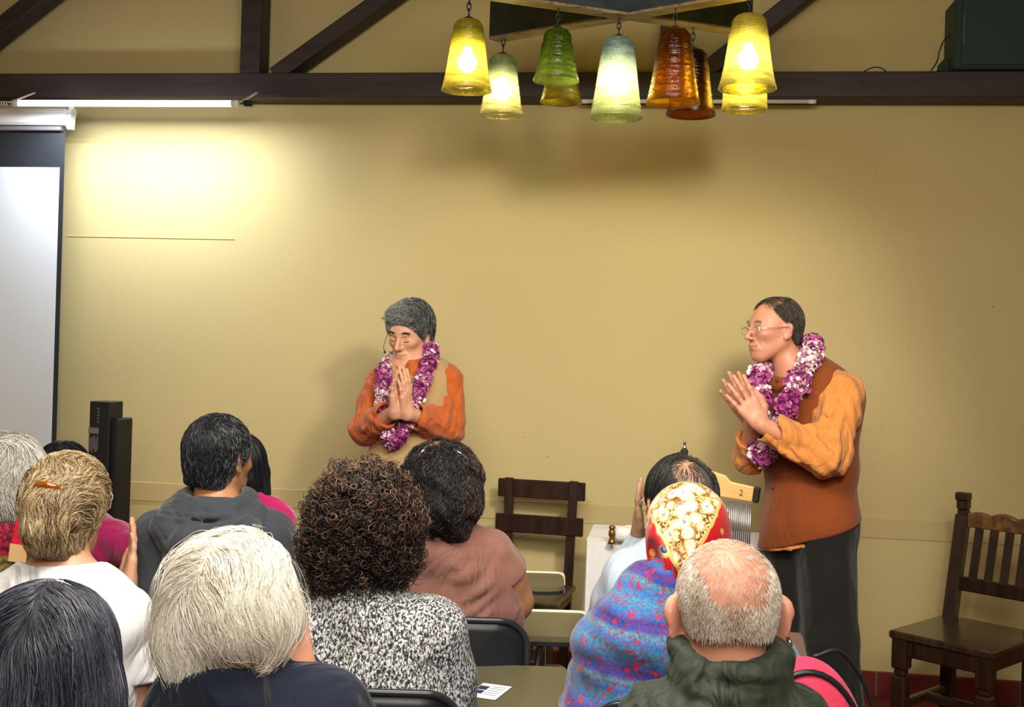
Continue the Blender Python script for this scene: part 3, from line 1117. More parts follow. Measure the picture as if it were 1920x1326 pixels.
class Fig:
    """A person in a frame whose X runs to the right, Y away from the camera and Z up; root on the floor."""
    def __init__(s, label, px, py, t, group=None):
        q = P(px, py, t)
        s.t = t
        s.root = empty('person', (q[0], q[1], 0), YAW, label, 'person', group)
        s.o = np.array([q[0], q[1], 0.0])
        s.h = s.L(px, py)
        s.pr = []
        s.hd = None

    def L(s, px, py, dy=0.0):
        w_ = P(px, py, s.t + dy) - s.o
        return np.array([w_ @ rt0, w_ @ fwd, w_[2]])

    def add(s, g, kind, *a, k=0.03, m='u', fr=None):
        s.pr.append((g, kind, a, k, m, fr))
        return s

    def cap(s, g, a, b, ra, rb=None, k=0.03, m='u'): return s.add(g, 'c', a, b, ra, ra if rb is None else rb, k=k, m=m)

    def ell(s, g, c, r, k=0.03, R=None, m='u', fr=None): return s.add(g, 'e', c, np.full(3, r, float) if np.isscalar(r) else np.array(r, float), R, k=k, m=m, fr=fr)

    def chain(s, g, pts, rr, k=0.03):
        for i in range(len(pts) - 1): s.cap(g, pts[i], pts[i + 1], rr[i], rr[i + 1], k)

    def solid(s, groups, inf=0.0, S=None):
        S = S or Solid()
        for g, kind, a, k, m, fr in s.pr:
            if g not in groups: continue
            S.frame(*fr) if fr else S.frame()
            sg = -1 if m == 's' else 1
            if kind == 'c': S.cap(a[0], a[1], a[2] + sg * inf, a[3] + sg * inf, k, m)
            elif kind == 'e': S.ell(a[0], a[1] + sg * inf, k, a[2], m)
        return S.frame()

    def head(s, R, sc_=1.0, face=1, c=None, smile=0.0, ear=1.0, neck=True, earout=0.0, wide=1.0, neckto=None, nose=1.0):
        c = s.h if c is None else np.asarray(c, float)
        s.hd = (R, c, sc_)
        f = s.hd
        W = wide
        E = lambda g, c_, r_, k=0.02, R_=None, m='u': s.ell(g, (c_[0] * W, c_[1], c_[2]), (r_[0] * W, r_[1], r_[2]), k, R_, m, f)
        def K(g, a, b, ra, rb, k, m='u'): s.add(g, 'c', np.array([a[0] * W, a[1], a[2]]), np.array([b[0] * W, b[1], b[2]]), ra, rb, k=k, m=m, fr=f)
        E('skull', (0, -.016, .032), (.076, .097, .088), .03)
        E('head', (0, .036, -.024), (.056, .058, .084), .04)
        K('head', (0, .066, -.093), (0, .060, -.080), .019, .026, .03)
        for x in (-1, 1):
            K('head', (x * .051, -.002, -.047), (x * .020, .062, -.092), .018, .016, .030)
        if face:
            K('head', (-.030, .077, .027), (.030, .077, .027), .013, .013, .022)
            K('head', (0, .088, .020), (0, .112 + .004 * nose, -.022), .0065, .0095, .012)
            E('head', (0, .110 + .004 * nose, -.027), (.0105, .010, .009), .008)
            for x in (-1, 1):
                E('head', (x * .033, .0935, .006), (.016, .010, .0095), .012, None, 's')
                E('head', (x * .0125, .101, -.030), (.0075, .009, .0065), .006)
                E('head', (x * .041, .064 + .002 * smile, -.016 + .003 * smile), (.017, .018, .014), .024)
                E('head', (x * .032, .0778, .0055), (.0132, .0108, .0098), .005)
                E('head', (x * .006, .107, -.0365), (.003, .004, .003), .003, None, 's')
            K('head', (-.018, .071, -.060), (.018, .071, -.060), .016, .016, .022)
            zc = 0.004 * smile
            w_ = .027 + .004 * smile
            prj = lambda pts, lift: [(f[0].T @ (s.onskin(p, lift, ('skull', 'head'))[0] - f[1])) / f[2] for p in pts]
            up = prj([(-w_, .085, -.0565 + 1.6 * zc), (-.012, .10, -.0555), (0, .10, -.0568), (.012, .10, -.0555), (w_, .085, -.0565 + 1.6 * zc)], -.0022)
            lo = prj([(-w_ + .003, .085, -.061 + 1.3 * zc), (-.010, .10, -.0665), (.010, .10, -.0665), (w_ - .003, .085, -.061 + 1.3 * zc)], -.0026)
            na = []
            if smile:
                for x in (-1, 1): na.append(prj([(x * .019, .10, -.030), (x * .032, .095, -.042), (x * .040, .085, -.058)], .0012))
            for pts, r in ((up, (.0012, .0042, .0046, .0042, .0012)), (lo, (.0018, .0062, .0062, .0018))):
                for i in range(len(pts) - 1):
                    p0, p1 = pts[i] / np.array([W, 1, 1]), pts[i + 1] / np.array([W, 1, 1])
                    K('head', p0, p1, r[i], r[i + 1], .005)
            for pts in na:
                for i in range(len(pts) - 1):
                    K('head', pts[i] / np.array([W, 1, 1]), pts[i + 1] / np.array([W, 1, 1]), .0030, .0026, .008, 's')
        for x in (-1, 1):
            Re = rotm(x * -(18 + earout), 0, x * -6)
            e = ear
            E('ear', (x * (.077 + .0002 * earout), -.010, .0), (.0065, .019 * e, .031 * e), .010, Re)
            E('ear', (x * (.084 + .0004 * earout), -.012, .012), (.006, .014 * e, .016 * e), .010, Re)
            E('ear', (x * (.089 + .0004 * earout), -.004, .003), (.0085, .0095 * e, .0185 * e), .005, Re, 's')
            E('ear', (x * .077, -.002, -.026 * e), (.006, .008, .009), .008, Re)
        if neck:
            Rm, cc, ss = s.hd
            a = Rm @ np.array([0, -.028, -.05]) * ss + cc
            b = np.asarray(neckto, float) if neckto is not None else cc + np.array([0, -.05, -.19])
            b0 = b + (a - b) * 0.02
            s.cap('neck', a, b0, .054 * ss, .060 * ss, .022)
        return s

    def H(s, p):
        """point in head coordinates -> figure coordinates"""
        R, c, k = s.hd
        return R @ (np.asarray(p, float) * k) + c

    def onskin(s, p, lift=.0005, groups=('skull', 'head')):
        S = s.solid(groups)
        q = np.array([s.H(p)])
        for _ in range(4):
            d, g = S.grad(q, .001)
            q = q - (d - lift)[:, None] * g
        return q[0], g[0]

    def mouth(s, mt, smile=1.0):
        zc, w_ = .004 * smile, .029 + .004 * smile
        pts = [s.onskin((x * w_, .10, -.0612 + (.0042 + 1.6 * zc) * abs(x) ** 2.2), .0001)[0] for x in np.linspace(-1, 1, 13)]
        MB().tube(pts, [.0004] + [.0011] * 11 + [.0004], 6).build('mouth_line', mt, s.root, True)

    def hand(s, g, wr, d, n, th, r=1.0, curl=0.15, spread=0.05, curls=None, thumb=None, fan=0):
        """wrist, direction of the fingers, palm normal, thumb side; five separate fingers."""
        wr, d, n, th = (np.asarray(q, float) for q in (wr, d, n, th))
        d = d / np.linalg.norm(d)
        n = n - d * n.dot(d)
        n /= np.linalg.norm(n)
        th = th - d * th.dot(d) - n * th.dot(n)
        th /= np.linalg.norm(th)
        p = lambda x, y, z: wr + r * (x * th + y * d + z * n)
        s.cap(g, p(0, -.01, 0), p(0, .02, 0), .021 * r, .020 * r, .02)
        for x, l in ((-.028, .082), (-.010, .090), (.010, .092), (.028, .088)):
            s.cap(g, p(x * .55, .012, 0), p(x, l - .012, 0), .0155 * r, .0120 * r, .012)
        fl = ((.030, .090, .072, .0088), (.010, .095, .081, .0092), (-.010, .091, .075, .0088), (-.029, .082, .060, .0078))
        for i, (x, y0, L, rr) in enumerate(fl):
            cu = curls[i] if curls else curl * (0.8 + 0.2 * i)
            a0 = np.array([x, y0 - .012, 0.0])
            fx = spread * (1.5 - i)
            ang = 0.3 * cu
            pts = [a0]
            for seg in (0.46, 0.30, 0.24):
                dv = np.array([fx * math.cos(ang), math.cos(ang), math.sin(ang)])
                pts.append(pts[-1] + dv / np.linalg.norm(dv) * L * seg * 1.12)
                ang += cu
            pts = [p(*q) for q in pts]
            for j in range(3):
                s.cap(g, pts[j], pts[j + 1], rr * r * (1 - .07 * j), rr * r * (1 - .07 * (j + 1)), .0035)
            s.ell(g, pts[1], rr * r * 1.08, .004)
        tp = thumb or [(.020, .016, .004), (.042, .042, .010), (.052, .068, .008), (.054, .092, .004)]
        q = [p(*v) for v in tp]
        for j, (ra, rb) in enumerate(((.017, .0125), (.0125, .0105), (.0105, .0085))):
            s.cap(g, q[j], q[j + 1], ra * r, rb * r, .010 if j == 0 else .004)

    def body_skin(s, groups, mt, h=0.005, tones=True, relaxn=1, nape=None, name='body', extra=None):
        S = s.solid(groups)
        lo, hi = s.bounds(groups, 0.03)
        V, Q = skin(S, lo, hi, h)
        V = relax(V, Q, relaxn, 0.4)
        tn = np.zeros(len(V))
        if tones and s.hd:
            R, c, k = s.hd
            q = ((V - c) @ R) / k
            g = lambda x, y, z, r: np.exp(-(((np.abs(q[:, 0]) - x) ** 2 + (q[:, 1] - y) ** 2 + (q[:, 2] - z) ** 2) / r ** 2))
            tn = 0.60 * g(0, .090, -.060, .0105) + .5 * g(.014, .086, -.060, .008) + 0.35 * g(.045, .078, -.022, .022) + .35 * g(0, .115, -.025, .012) + .45 * g(.085, -.01, .01, .022)
        o = mk(name, V, Q, mt, s.root, True, tn)
        return o

    def bounds(s, groups, pad):
        lo, hi = np.full(3, 1e9), np.full(3, -1e9)
        for g, kind, a, k, m, fr in s.pr:
            if g not in groups or m == 's': continue
            f = (lambda p: fr[0] @ (np.asarray(p, float) * fr[2]) + fr[1]) if fr else (lambda p: np.asarray(p, float))
            sc_ = fr[2] if fr else 1
            if kind == 'c':
                for p_, r_ in ((a[0], a[2]), (a[1], a[3])):
                    lo = np.minimum(lo, f(p_) - r_ * sc_)
                    hi = np.maximum(hi, f(p_) + r_ * sc_)
            elif kind == 'e':
                r_ = a[1].max() * sc_
                lo = np.minimum(lo, f(a[0]) - r_)
                hi = np.maximum(hi, f(a[0]) + r_)
        lo[2] = max(lo[2], 0.0 + pad * 0)
        return lo - pad, hi + pad

    def garment(s, name, groups, inf, mt, h=0.007, cuts=(), extra=None, disp=(), pad=0.04, sm=1, subs=(), tone=None, lo=None, hi=None, parent=None):
        """Cloth that follows the body: the same limbs, a little thicker, cut at neckline, cuffs and hem."""
        S = s.solid(groups, inf)
        if extra: extra(S)
        for c, n in cuts: S.half(c, n)
        for c, r in subs: S.ell(c, r, .006, None, 's')
        S.disp += list(disp)
        l0, h0 = s.bounds(groups, pad + inf)
        if lo is not None: l0 = np.minimum(l0, lo)
        if hi is not None: h0 = np.maximum(h0, hi)
        V, Q = skin(S, l0, h0, h)
        V = relax(V, Q, sm, 0.4)
        return mk(name, V, Q, mt, parent or s.root, True, tone(V) if tone else None)

    # ------------------------------------------------ seated body
    def seated(s, sw=.185, w=1.0, shz=None, sh=None, elbows=None, hands=None, seat=.455, legs=True, back=-.035, spread=.10, reach=.40, belly=1.0, armr=1.0, chesty=1.0):
        hz = s.h
        zs = (hz[2] - .215) if shz is None else shz
        x0, y0 = hz[0], hz[1] + back
        s.nb = np.array([x0, y0 - .005, zs + .035])
        shs = sh or [np.array([x0 - sw, y0, zs - .012]), np.array([x0 + sw, y0, zs - .012])]
        s.sh = shs
        wc = w
        s.ell('torso', ((shs[0][0] + shs[1][0]) / 2, y0 - .01, zs - .155), (.162 * wc, .098 * chesty, .165), .05)
        s.cap('torso', shs[0] * [.93, 1, 1] + [.01, 0, -.012], [x0 - .03, y0 - .02, zs + .012], .050, .050, .06)
        s.cap('torso', shs[1] * [.93, 1, 1] + [-.01, 0, -.012], [x0 + .03, y0 - .02, zs + .012], .050, .050, .06)
        s.ell('torso', (x0, y0 + .012, (zs - .25 + seat + .20) / 2), (.148 * wc * belly, .108 * belly, (zs - seat) / 2 + .02), .06)
        s.ell('hips', (x0, y0 + .03, seat + .10), (.172 * wc, .130, .105), .05)
        el = elbows or [shs[0] + [-.045, .05, -.285], shs[1] + [.045, .05, -.285]]
        ha = hands or [np.array([x0 - .10, y0 + .33, seat + .19]), np.array([x0 + .10, y0 + .33, seat + .19])]
        s.el, s.ha = el, ha
        for i in (0, 1):
            a, b, c = np.asarray(shs[i], float), np.asarray(el[i], float), np.asarray(ha[i], float)
            mid = (a + b) / 2
            s.chain('uparm%d' % i, [a, mid, b], [.052 * armr, .046 * armr, .038 * armr], .03)
            m2 = b + (c - b) * .35
            s.chain('forearm%d' % i, [b, m2, c], [.038 * armr, .037 * armr, .024], .02)
        if legs:
            for x in (-1, 1):
                hp, kn, an = np.array([x0 + x * .09 * wc, y0 + .04, seat + .075]), np.array([x0 + x * (spread + .02), y0 + .04 + reach, seat + .045]), np.array([x0 + x * (spread + .01), y0 + .02 + reach, .10])
                s.chain('legs', [hp, kn], [.083, .058], .04)
                s.chain('legs', [kn, (kn + an) / 2 + [0, -.012, .03], an], [.056, .052, .036], .03)
                s.cap('feet%d' % (x > 0), an + [0, -.02, -.055], an + [x * .01, .14, -.062], .042, .034, .03)
        return s


def shoes(fig, mt):
    for i in (0, 1): fig.garment('shoe', ['feet%d' % i], .004, mt, .008)


def cap_of_hair(f, inf=.012, front=(0.02, 0.0), nape=-.062, ears=True, side=0.0, sc_=1.0, extra=None, earr=(.030, .024, .036), lowback=None):
    """Solid in head coordinates that covers the scalp."""
    R, c, k = f.hd
    S = Solid().frame(R, c, k)
    S.ell((0, -.018, .034), (.077 + inf, .097 + inf, .089 + inf), .02)
    S.cap((-.0, -.045, -.03), (0, -.045, -.055), .052 + inf, .050 + inf, .03)
    if extra: extra(S)
    y0, z0 = front
    S.half((0, y0, z0), (0, .80, -.60), .012)
    S.half((0, 0, nape), (0, -.25, -1), .012)
    if ears:
        for x in (-1, 1): S.ell((x * .083, .004, -.010), earr, .010, None, 's')
    return S.frame()


def hair(fig, S, mt, n, dirf, steps=9, step=.006, lo=None, hi=None, h=.005, shell_tone=.1, mask=None, name='hair', seedoff=0.0, parent=None, sm=1, shell=True, extra=None, **kw):
    R, c, k = fig.hd
    lo = c - .2 if lo is None else lo
    hi = c + .2 if hi is None else hi
    V, Q = skin(S, lo, hi, h)
    V = relax(V, Q, sm, .4)
    pick = V
    if mask is not None:
        q = ((V - c) @ R) / k
        pick = V[mask(q)]
    sd = pick[RNG.integers(0, len(pick), n)] + RNG.normal(size=(n, 3)) * h * .5
    parts = []
    if shell: parts.append((V, Q, shell_tone - 2))
    g = lambda p, nn: dirf(((p - c) @ R) / k, nn @ R) @ R.T
    parts.append(grow(S, sd, g, steps, step, **kw))
    if extra: parts += extra
    v, q_, t_ = join(parts)
    return mk(name, v, q_, mt, parent or fig.root, True, t_)


def down(p, n):
    """comb away from the crown, down"""
    d = np.zeros_like(p)
    d[:, 2] = -1.0
    cr = np.array([0, -.06, .10])
    a = p - cr
    a /= np.linalg.norm(a, axis=1)[:, None] + 1e-6
    return d * 0.6 + a
# ------------------------------------------------------------------ garlands
gmt, gnt, gb_ = nm('garland_petals')
ga = node(gnt, 'ShaderNodeAttribute', attribute_name='tone')
gnt.links.new(ramp(gnt, ga.outputs['Fac'], [(0.0, (0.10, 0.008, 0.05)), (0.25, (0.22, 0.02, 0.13)), (0.5, (0.42, 0.05, 0.27)), (0.68, (0.62, 0.25, 0.45)), (0.85, (0.80, 0.55, 0.62)), (1.0, (0.93, 0.85, 0.82))]), gb_.inputs['Base Color'])
gb_.inputs['Roughness'].default_value = 0.6


def garland(fig, pts, rad, label, seed):
    rg = np.random.default_rng(seed)
    path = spline(pts, 260)
    seg = np.r_[0, np.cumsum(np.linalg.norm(np.diff(path, axis=0), axis=1))]
    n = int(seg[-1] / (rad * 0.50))
    cs = np.stack([np.interp(np.linspace(0, seg[-1], n), seg, path[:, i]) for i in range(3)], 1)
    npet = 150
    N = n * npet
    unit = lambda q: q / (np.linalg.norm(q, axis=1)[:, None] + 1e-9)
    ci = np.repeat(np.arange(n), npet)
    pale = np.repeat(rg.random(n) < .52, npet)
    tg = unit(np.gradient(cs, axis=0))[ci]
    d = rg.normal(size=(N, 3))
    d = unit(d - tg * (d * tg).sum(1)[:, None] * .55)
    ruff = .80 + .16 * np.sin(seg[-1] / n * ci / rad * 2.6 + seed)
    r = rad * (.50 + .50 * rg.random(N)) * ruff
    bs = cs[ci] + d * r[:, None] + tg * rg.normal(size=(N, 1)) * rad * .22
    u = unit(np.cross(d, rg.normal(size=(N, 3))))
    nn = d * .6 + .9 * rg.normal(size=(N, 3))
    nn = unit(nn - u * (nn * u).sum(1)[:, None])
    v = np.cross(nn, u)
    s = rad * (.13 + .15 * rg.random(N))
    t = np.where(pale & (rg.random(N) < .7), .66 + .34 * rg.random(N), .10 + .50 * rg.random(N))
    V = np.zeros((N, 12, 3))
    T = np.zeros((N, 12))
    for a in range(3):
        for q in range(4):
            x, y = (a - 1), q / 3
            wd = (.45, 1.0, 1.05, .45)[q]
            V[:, a * 4 + q] = bs + s[:, None] * (x * wd * u + (y * 1.8 - .6) * v + (.35 * abs(x) + .5 * (y - .5) ** 2 + .15 * math.sin(9 * y + x * 4)) * nn)
            T[:, a * 4 + q] = np.minimum(1, t + .12 * y)
    base = (np.arange(N) * 12)[:, None]
    F = np.concatenate([base + np.array([[a * 4 + q, a * 4 + q + 1, a * 4 + 5 + q, a * 4 + 4 + q]]) for a in range(2) for q in range(3)])
    V, T, F = V.reshape(-1, 3), list(T.ravel()), F.tolist()
    k = len(V)
    core = MB().tube(path[::4], rad * .55, 10)
    cv = np.concatenate(core.v)
    F += [[q + k for q in f] for f in core.f]
    V = np.vstack([np.array(V), cv])
    T += [0.05] * len(cv)
    me = mk('flower_garland', V - np.array([pts[0][0], pts[0][1], 0]) * 0, F, gmt, None, True, T)
    me.location = fig.root.location
    me.rotation_euler = (0, 0, YAW)
    return tag(me, label, 'flower garland')


# ------------------------------------------------------------------ left standing man
kurta_o = cloth('orange_cotton', srgb(190, 96, 44), fold=0.5, fscale=11)
vest_b = cloth('beige_linen', srgb(178, 148, 104), fold=0.35, fscale=6)
darkcloth = cloth('dark_trouser_cloth', (0.010, 0.0095, 0.0095), fold=0.4, fscale=4)
leather = plain('black_leather', (0.015, 0.012, 0.01), 0.35)

A = Fig('person in beige vest over orange tunic, head bowed and palms pressed together', 768, 626, 4.6)
L = A.L
A.head(rotm(203, 19, -3), .97, smile=1.0, neckto=L(778, 716, 0.055), wide=.97, nose=1.0)
shL, shR = L(716, 722, 0.0), L(836, 712, 0.0)
elL, elR = L(686, 806, -.03), L(838, 803, -.03)
wrL, wrR = L(739, 772, -.245), L(764, 774, -.24)
A.ell('torso', L(777, 765, 0.0), (.155, .105, .17), .05)
A.cap('torso', shL, L(766, 700, .0), .050, .050, .06)
A.cap('torso', shR, L(786, 697, .0), .050, .050, .06)
A.ell('torso', L(772, 850, 0.0), (.142, .105, .17), .06)
A.ell('hips', L(770, 935, 0.0), (.160, .115, .13), .05)
for i, (a, b, c) in enumerate(((shL, elL, wrL), (shR, elR, wrR))):
    A.chain('uparm', [a, (a + b) / 2, b], [.050, .045, .037])
    A.chain('forearm', [b, b + (c - b) * .35, c], [.037, .036, .023], .02)
hd_ = L(754, 690, -.29) - L(752, 772, -.245)
nx = np.array([.93, -.36, 0])
A.hand('hands', wrL + [.004, 0, 0], hd_, nx, (.36, .93, 0), .98, .10, .05)
A.hand('hands', wrR + [-.004, 0, 0], hd_ + [-.012, 0, 0], -nx, (.36, .93, 0), .98, .10, .05)
for x in (-1, 1):
    q = A.h[0]
    hp = L(770, 940) + [x * .085, 0, 0]
    hp[2] = .88
    kn, an = np.array([hp[0] + x * .01, hp[1] - .01, .48]), np.array([hp[0] + x * .02, hp[1] + .01, .09])
    A.chain('legs', [hp, kn], [.088, .060], .04)
    A.chain('legs', [kn, an], [.058, .040], .03)
    A.cap('feet%d' % (x > 0), an + [0, .03, -.05], an + [x * .02, -.15, -.055], .042, .034, .03)
A.body_skin(['skull', 'head', 'neck', 'ear', 'torso', 'hips', 'uparm', 'forearm', 'hands', 'legs', 'feet'], skin_fair, .0030)


def sleeve(S, a, b, c, r=(.062, .058, .048), end=.80, hollow=True, k=.03):
    """Loose sleeve from shoulder a over elbow b to the cuff near wrist c, with an open end."""
    e = b + (c - b) * end
    d = (c - b) / np.linalg.norm(c - b)
    S.cap(a, (a + b) / 2, r[0], (r[0] + r[1]) / 2, k)
    S.cap((a + b) / 2, b, (r[0] + r[1]) / 2, r[1], k)
    S.cap(b, e - d * .01, r[1], r[2], k)
    return (e, d, r[2])


def cuffs(S, lst):
    for e, d, r in lst:
        S.cap(e + d * .10, e + d * .20, .10, .10, .003, 's')
        S.cap(e - d * .018, e + d * .03, r - .009, r - .009, .002, 's')


def kurta(S):
    cf = [sleeve(S, shL, elL, wrL + [-.012, 0, 0], (.064, .062, .050), .84), sleeve(S, shR, elR, wrR, (.064, .066, .054), .84)]
    for (a, b, r) in ((L(826, 722, -.075), L(806, 770, -.10), .010), (L(848, 745, -.065), L(818, 800, -.10), .011), (L(852, 770, -.06), L(830, 824, -.085), .010), (L(800, 795, -.165), L(842, 824, -.085), .009), (L(786, 778, -.205), L(828, 800, -.12), .008),
                      (L(703, 735, -.06), L(680, 775, -.08), .010), (L(690, 760, -.07), L(672, 805, -.08), .010), (L(712, 788, -.17), L(684, 826, -.085), .009), (L(722, 778, -.2), L(696, 798, -.12), .008)):
        ridge(S, a, b, r * .85)
    S.chain(ringpts(A.nb0 + [0, .028, .012], .062, .062, 16, .016), .012, .012)
    S.chain(ringpts(A.nb0 + [0, .028, -.012], .068, .068, 16, .016), .014, .016)
    cuffs(S, cf)


A.nb0 = L(776, 700, 0.0)
fold_ = [wrinkle(.0030, 34, 20, 42, 1.0), wrinkle(.0012, 75, 50, 60, 2.0)]
A.garment('orange_tunic', ['torso', 'hips'], .010, kurta_o, .005, extra=kurta, disp=fold_, pad=.09, sm=1)


def vest(S):
    S.cap(L(772, 880) + [-.06, 0, 0], L(772, 985) + [-.07, 0, 0], .105, .125, .05)
    S.cap(L(772, 880) + [.06, 0, 0], L(772, 985) + [.07, 0, 0], .105, .125, .05)
    for q, x in ((shL, -1), (shR, 1)):
        S.ell(q + [x * .052, 0, -.02], (.052, .14, .115), .006, None, 's')
        S.ell(q + [x * .085, -.02, -.14], (.05, .12, .14), .006, None, 's')
    S.cap(L(776, 700, -.02), L(776, 640, -.06), .080, .085, .006, 's')
    S.cap(L(776, 690, -.16), L(772, 738, -.16), .05, .006, .006, 's')


A.garment('beige_vest', ['torso', 'hips'], .022, vest_b, .005, extra=vest, disp=[wrinkle(.002, 20, 15, 26, .5)], pad=.1,
          cuts=[((0, 0, .74), (0, 0, -1))])
A.garment('trousers', ['legs'], .018, darkcloth, .010, cuts=[((0, 0, .90), (0, 0, 1)), ((0, 0, .07), (0, 0, -1))], disp=[wrinkle(.004, 14, 10, 12)])
shoes(A, leather)

# hair, brows, lashes
hm_gray = hairmat('iron_grey_hair', [(0, (0.016, 0.017, 0.016)), (.35, (0.055, 0.058, 0.055)), (.65, (0.17, 0.175, 0.17)), (1, (0.50, 0.51, 0.50))], .45)
S = cap_of_hair(A, .008, (.018, -.005), -.058, extra=lambda S: (S.ell((.0, .045, .098), (.056, .05, .028), .02), S.ell((.022, .072, .080), (.046, .024, .020), .02)))


def swept(p, n):
    d = np.zeros_like(p)
    d[:, 0] = -1.3 * sstep(.0, .05, p[:, 2])
    d[:, 1] = .6 * sstep(.05, .11, p[:, 2])
    d[:, 2] = -.9 + .9 * sstep(.03, .09, p[:, 2])
    return d


hair(A, S, hm_gray, 7500, swept, 8, .0062, lift=.12, off=.005, rad=.0007, wob=.40, curl=.0024, freq=150, mask=lambda q: q[:, 2] > -.06,
     tonef=lambda p, r: np.clip(r.random(len(p)) ** 1.2 * .85 + .55 * sstep(.03, -.08, (p - A.h)[:, 0]), 0, 1), stick=1)
hm_dark = hairmat('dark_brow_hair', [(0, (0.02, 0.016, 0.012)), (1, (0.10, 0.085, 0.07))])


def brows(f, mt, n=150, z=.031, r=.00055, dens=1):
    rg = np.random.default_rng(3)
    for x in (-1, 1):
        P_, N_ = [], []
        ctl = [f.onskin((x * u, .095, z + .006 * math.sin((u - .013) / .036 * 2.4))) for u in np.linspace(.013, .050, 12)]
        for i in range(n):
            u = rg.random() * 10.9
            k = int(u)
            b, g = ctl[k][0] + (ctl[k + 1][0] - ctl[k][0]) * (u - k), ctl[k][1]
            t = ctl[k + 1][0] - ctl[k][0]
            t /= np.linalg.norm(t)
            w_ = np.cross(g, t)
            b = b + w_ * rg.normal() * .0016
            d = t + w_ * rg.normal() * .3 + g * .25
            P_.append([b + d * .0026 * j for j in range(4)])
            N_.append([g] * 4)
        V, Q, T = strand_mesh(np.array(P_), np.array(N_), np.full(len(P_), r), rg.random(len(P_)))
        mk('eyebrow', V, Q, mt, f.root, True, T)


brows(A, hm_dark, z=.030)


def lashes(f, mt, z=-.003):
    for x in (-1, 1):
        pts = [f.onskin((x * (.033 + u * .0135), .095, z + .0035 * u * u), .0002)[0] for u in np.linspace(-1, 1, 9)]
        MB().tube(pts, [.0006] + [.0017] * 7 + [.0006], 6).build('lash_line', mt, f.root, True)


lashes(A, M['cable'])
lipline = plain('lip_shadow', srgb(96, 44, 36), .6)
A.mouth(lipline, 1.0)
# headset microphone
hp_ = [A.H(q) for q in [(.086, -.01, .022), (.088, .02, .005), (.080, .055, -.010), (.072, .092, -.030), (.058, .112, -.045)]]
mic = MB().tube(spline(hp_, 24), .0013, 6).build('headset_microphone', M['cable'], A.root, True)
MB().lathe([(0, .006), (.004, .004), (.0045, 0), (.004, -.004), (0, -.006)], hp_[-1], 10).build('microphone_tip', M['cable'], mic, True)

ga_ = [L(*q) for q in [(780, 655, .085), (803, 648, .03), (808, 668, -.06), (797, 700, -.135), (786, 735, -.165), (775, 762, -.18), (760, 800, -.17), (740, 828, -.165), (727, 815, -.165), (722, 780, -.165), (718, 745, -.15), (721, 712, -.13), (720, 698, -.09), (731, 682, .0), (748, 670, .08), (780, 655, .085)]]
garland(A, ga_, .034, 'purple and white flower garland hanging over the beige vest', 4)

# ------------------------------------------------------------------ right standing man
kurta_l = cloth('light_orange_cotton', srgb(214, 138, 70), fold=0.5, fscale=10)
vest_r = cloth('rust_brown_wool', srgb(134, 66, 26), fold=0.3, fscale=6, weave=600)
Bm = Fig('person with glasses in rust brown vest and black trousers, leaning with palms together', 1450, 620, 4.3)
L = Bm.L
Bm.head(rotm(-112, 2, 0), .97, smile=1.3, neckto=L(1494, 712, 0.0), earout=6, wide=1.0)
ax_ = np.array([.57, -.82, 0])
shc = L(1512, 728)
nS, fS = shc + ax_ * .165 + [.0, 0, -.015], shc - ax_ * .165 + [0, 0, 0]
nE, fE = L(1552, 855, -.215), L(1408, 856, .02)
nW, fW = L(1428, 796, -.255), L(1410, 792, -.175)
Rt = rotm(-125)
Bm.ell('torso', L(1524, 770), (.175, .125, .165), .05, Rt @ rotm(0, 12))
Bm.cap('torso', nS, L(1518, 705), .052, .055, .06)
Bm.cap('torso', fS, L(1500, 705), .050, .055, .06)
Bm.ell('torso', L(1520, 872), (.165, .128, .17), .06, Rt)
Bm.ell('hips', L(1522, 975), (.172, .128, .14), .05, Rt)
for i, (a, b, c) in enumerate(((nS, nE, nW), (fS, fE, fW))):
    Bm.chain('uparm', [a, (a + b) / 2, b], [.052, .046, .038])
    Bm.chain('forearm', [b, b + (c - b) * .4, c], [.038, .037, .025], .02)
dn = L(1366, 706, -.235) - L(1424, 793, -.235)
Bm.hand('hands', nW + [0, .016, 0], dn, (-.12, 1, 0), (.8, .1, .6), 1.08, .06, .105, thumb=[(.020, .016, .004), (.044, .040, .006), (.050, .068, .004), (.046, .094, .004)])
Bm.hand('hands', fW + [.006, .045, .004], L(1362, 704, -.16) - L(1412, 790, -.15), (-.05, -1, 0), (.8, -.1, .6), 1.08, .06, .10)
for (hp, kn, an) in ((L(1552, 1010, -.07), L(1556, 1195, -.085), L(1572, 1385, -.08)), (L(1487, 1010, .08), L(1478, 1195, .07), L(1480, 1385, .10))):
    an[2] = .09
    Bm.chain('legs', [hp, kn], [.088, .062], .04)
    Bm.chain('legs', [kn, an], [.060, .042], .03)
    f_ = np.array([-.82, -.57, 0])
    Bm.cap('feet%d' % (hp[0] > L(1520, 1000)[0]), an - f_ * .03 + [0, 0, -.05], an + f_ * .17 + [0, 0, -.055], .044, .035, .03)
Bm.body_skin(['skull', 'head', 'neck', 'ear', 'torso', 'hips', 'uparm', 'forearm', 'hands', 'legs', 'feet'], skin_pink, .0030)


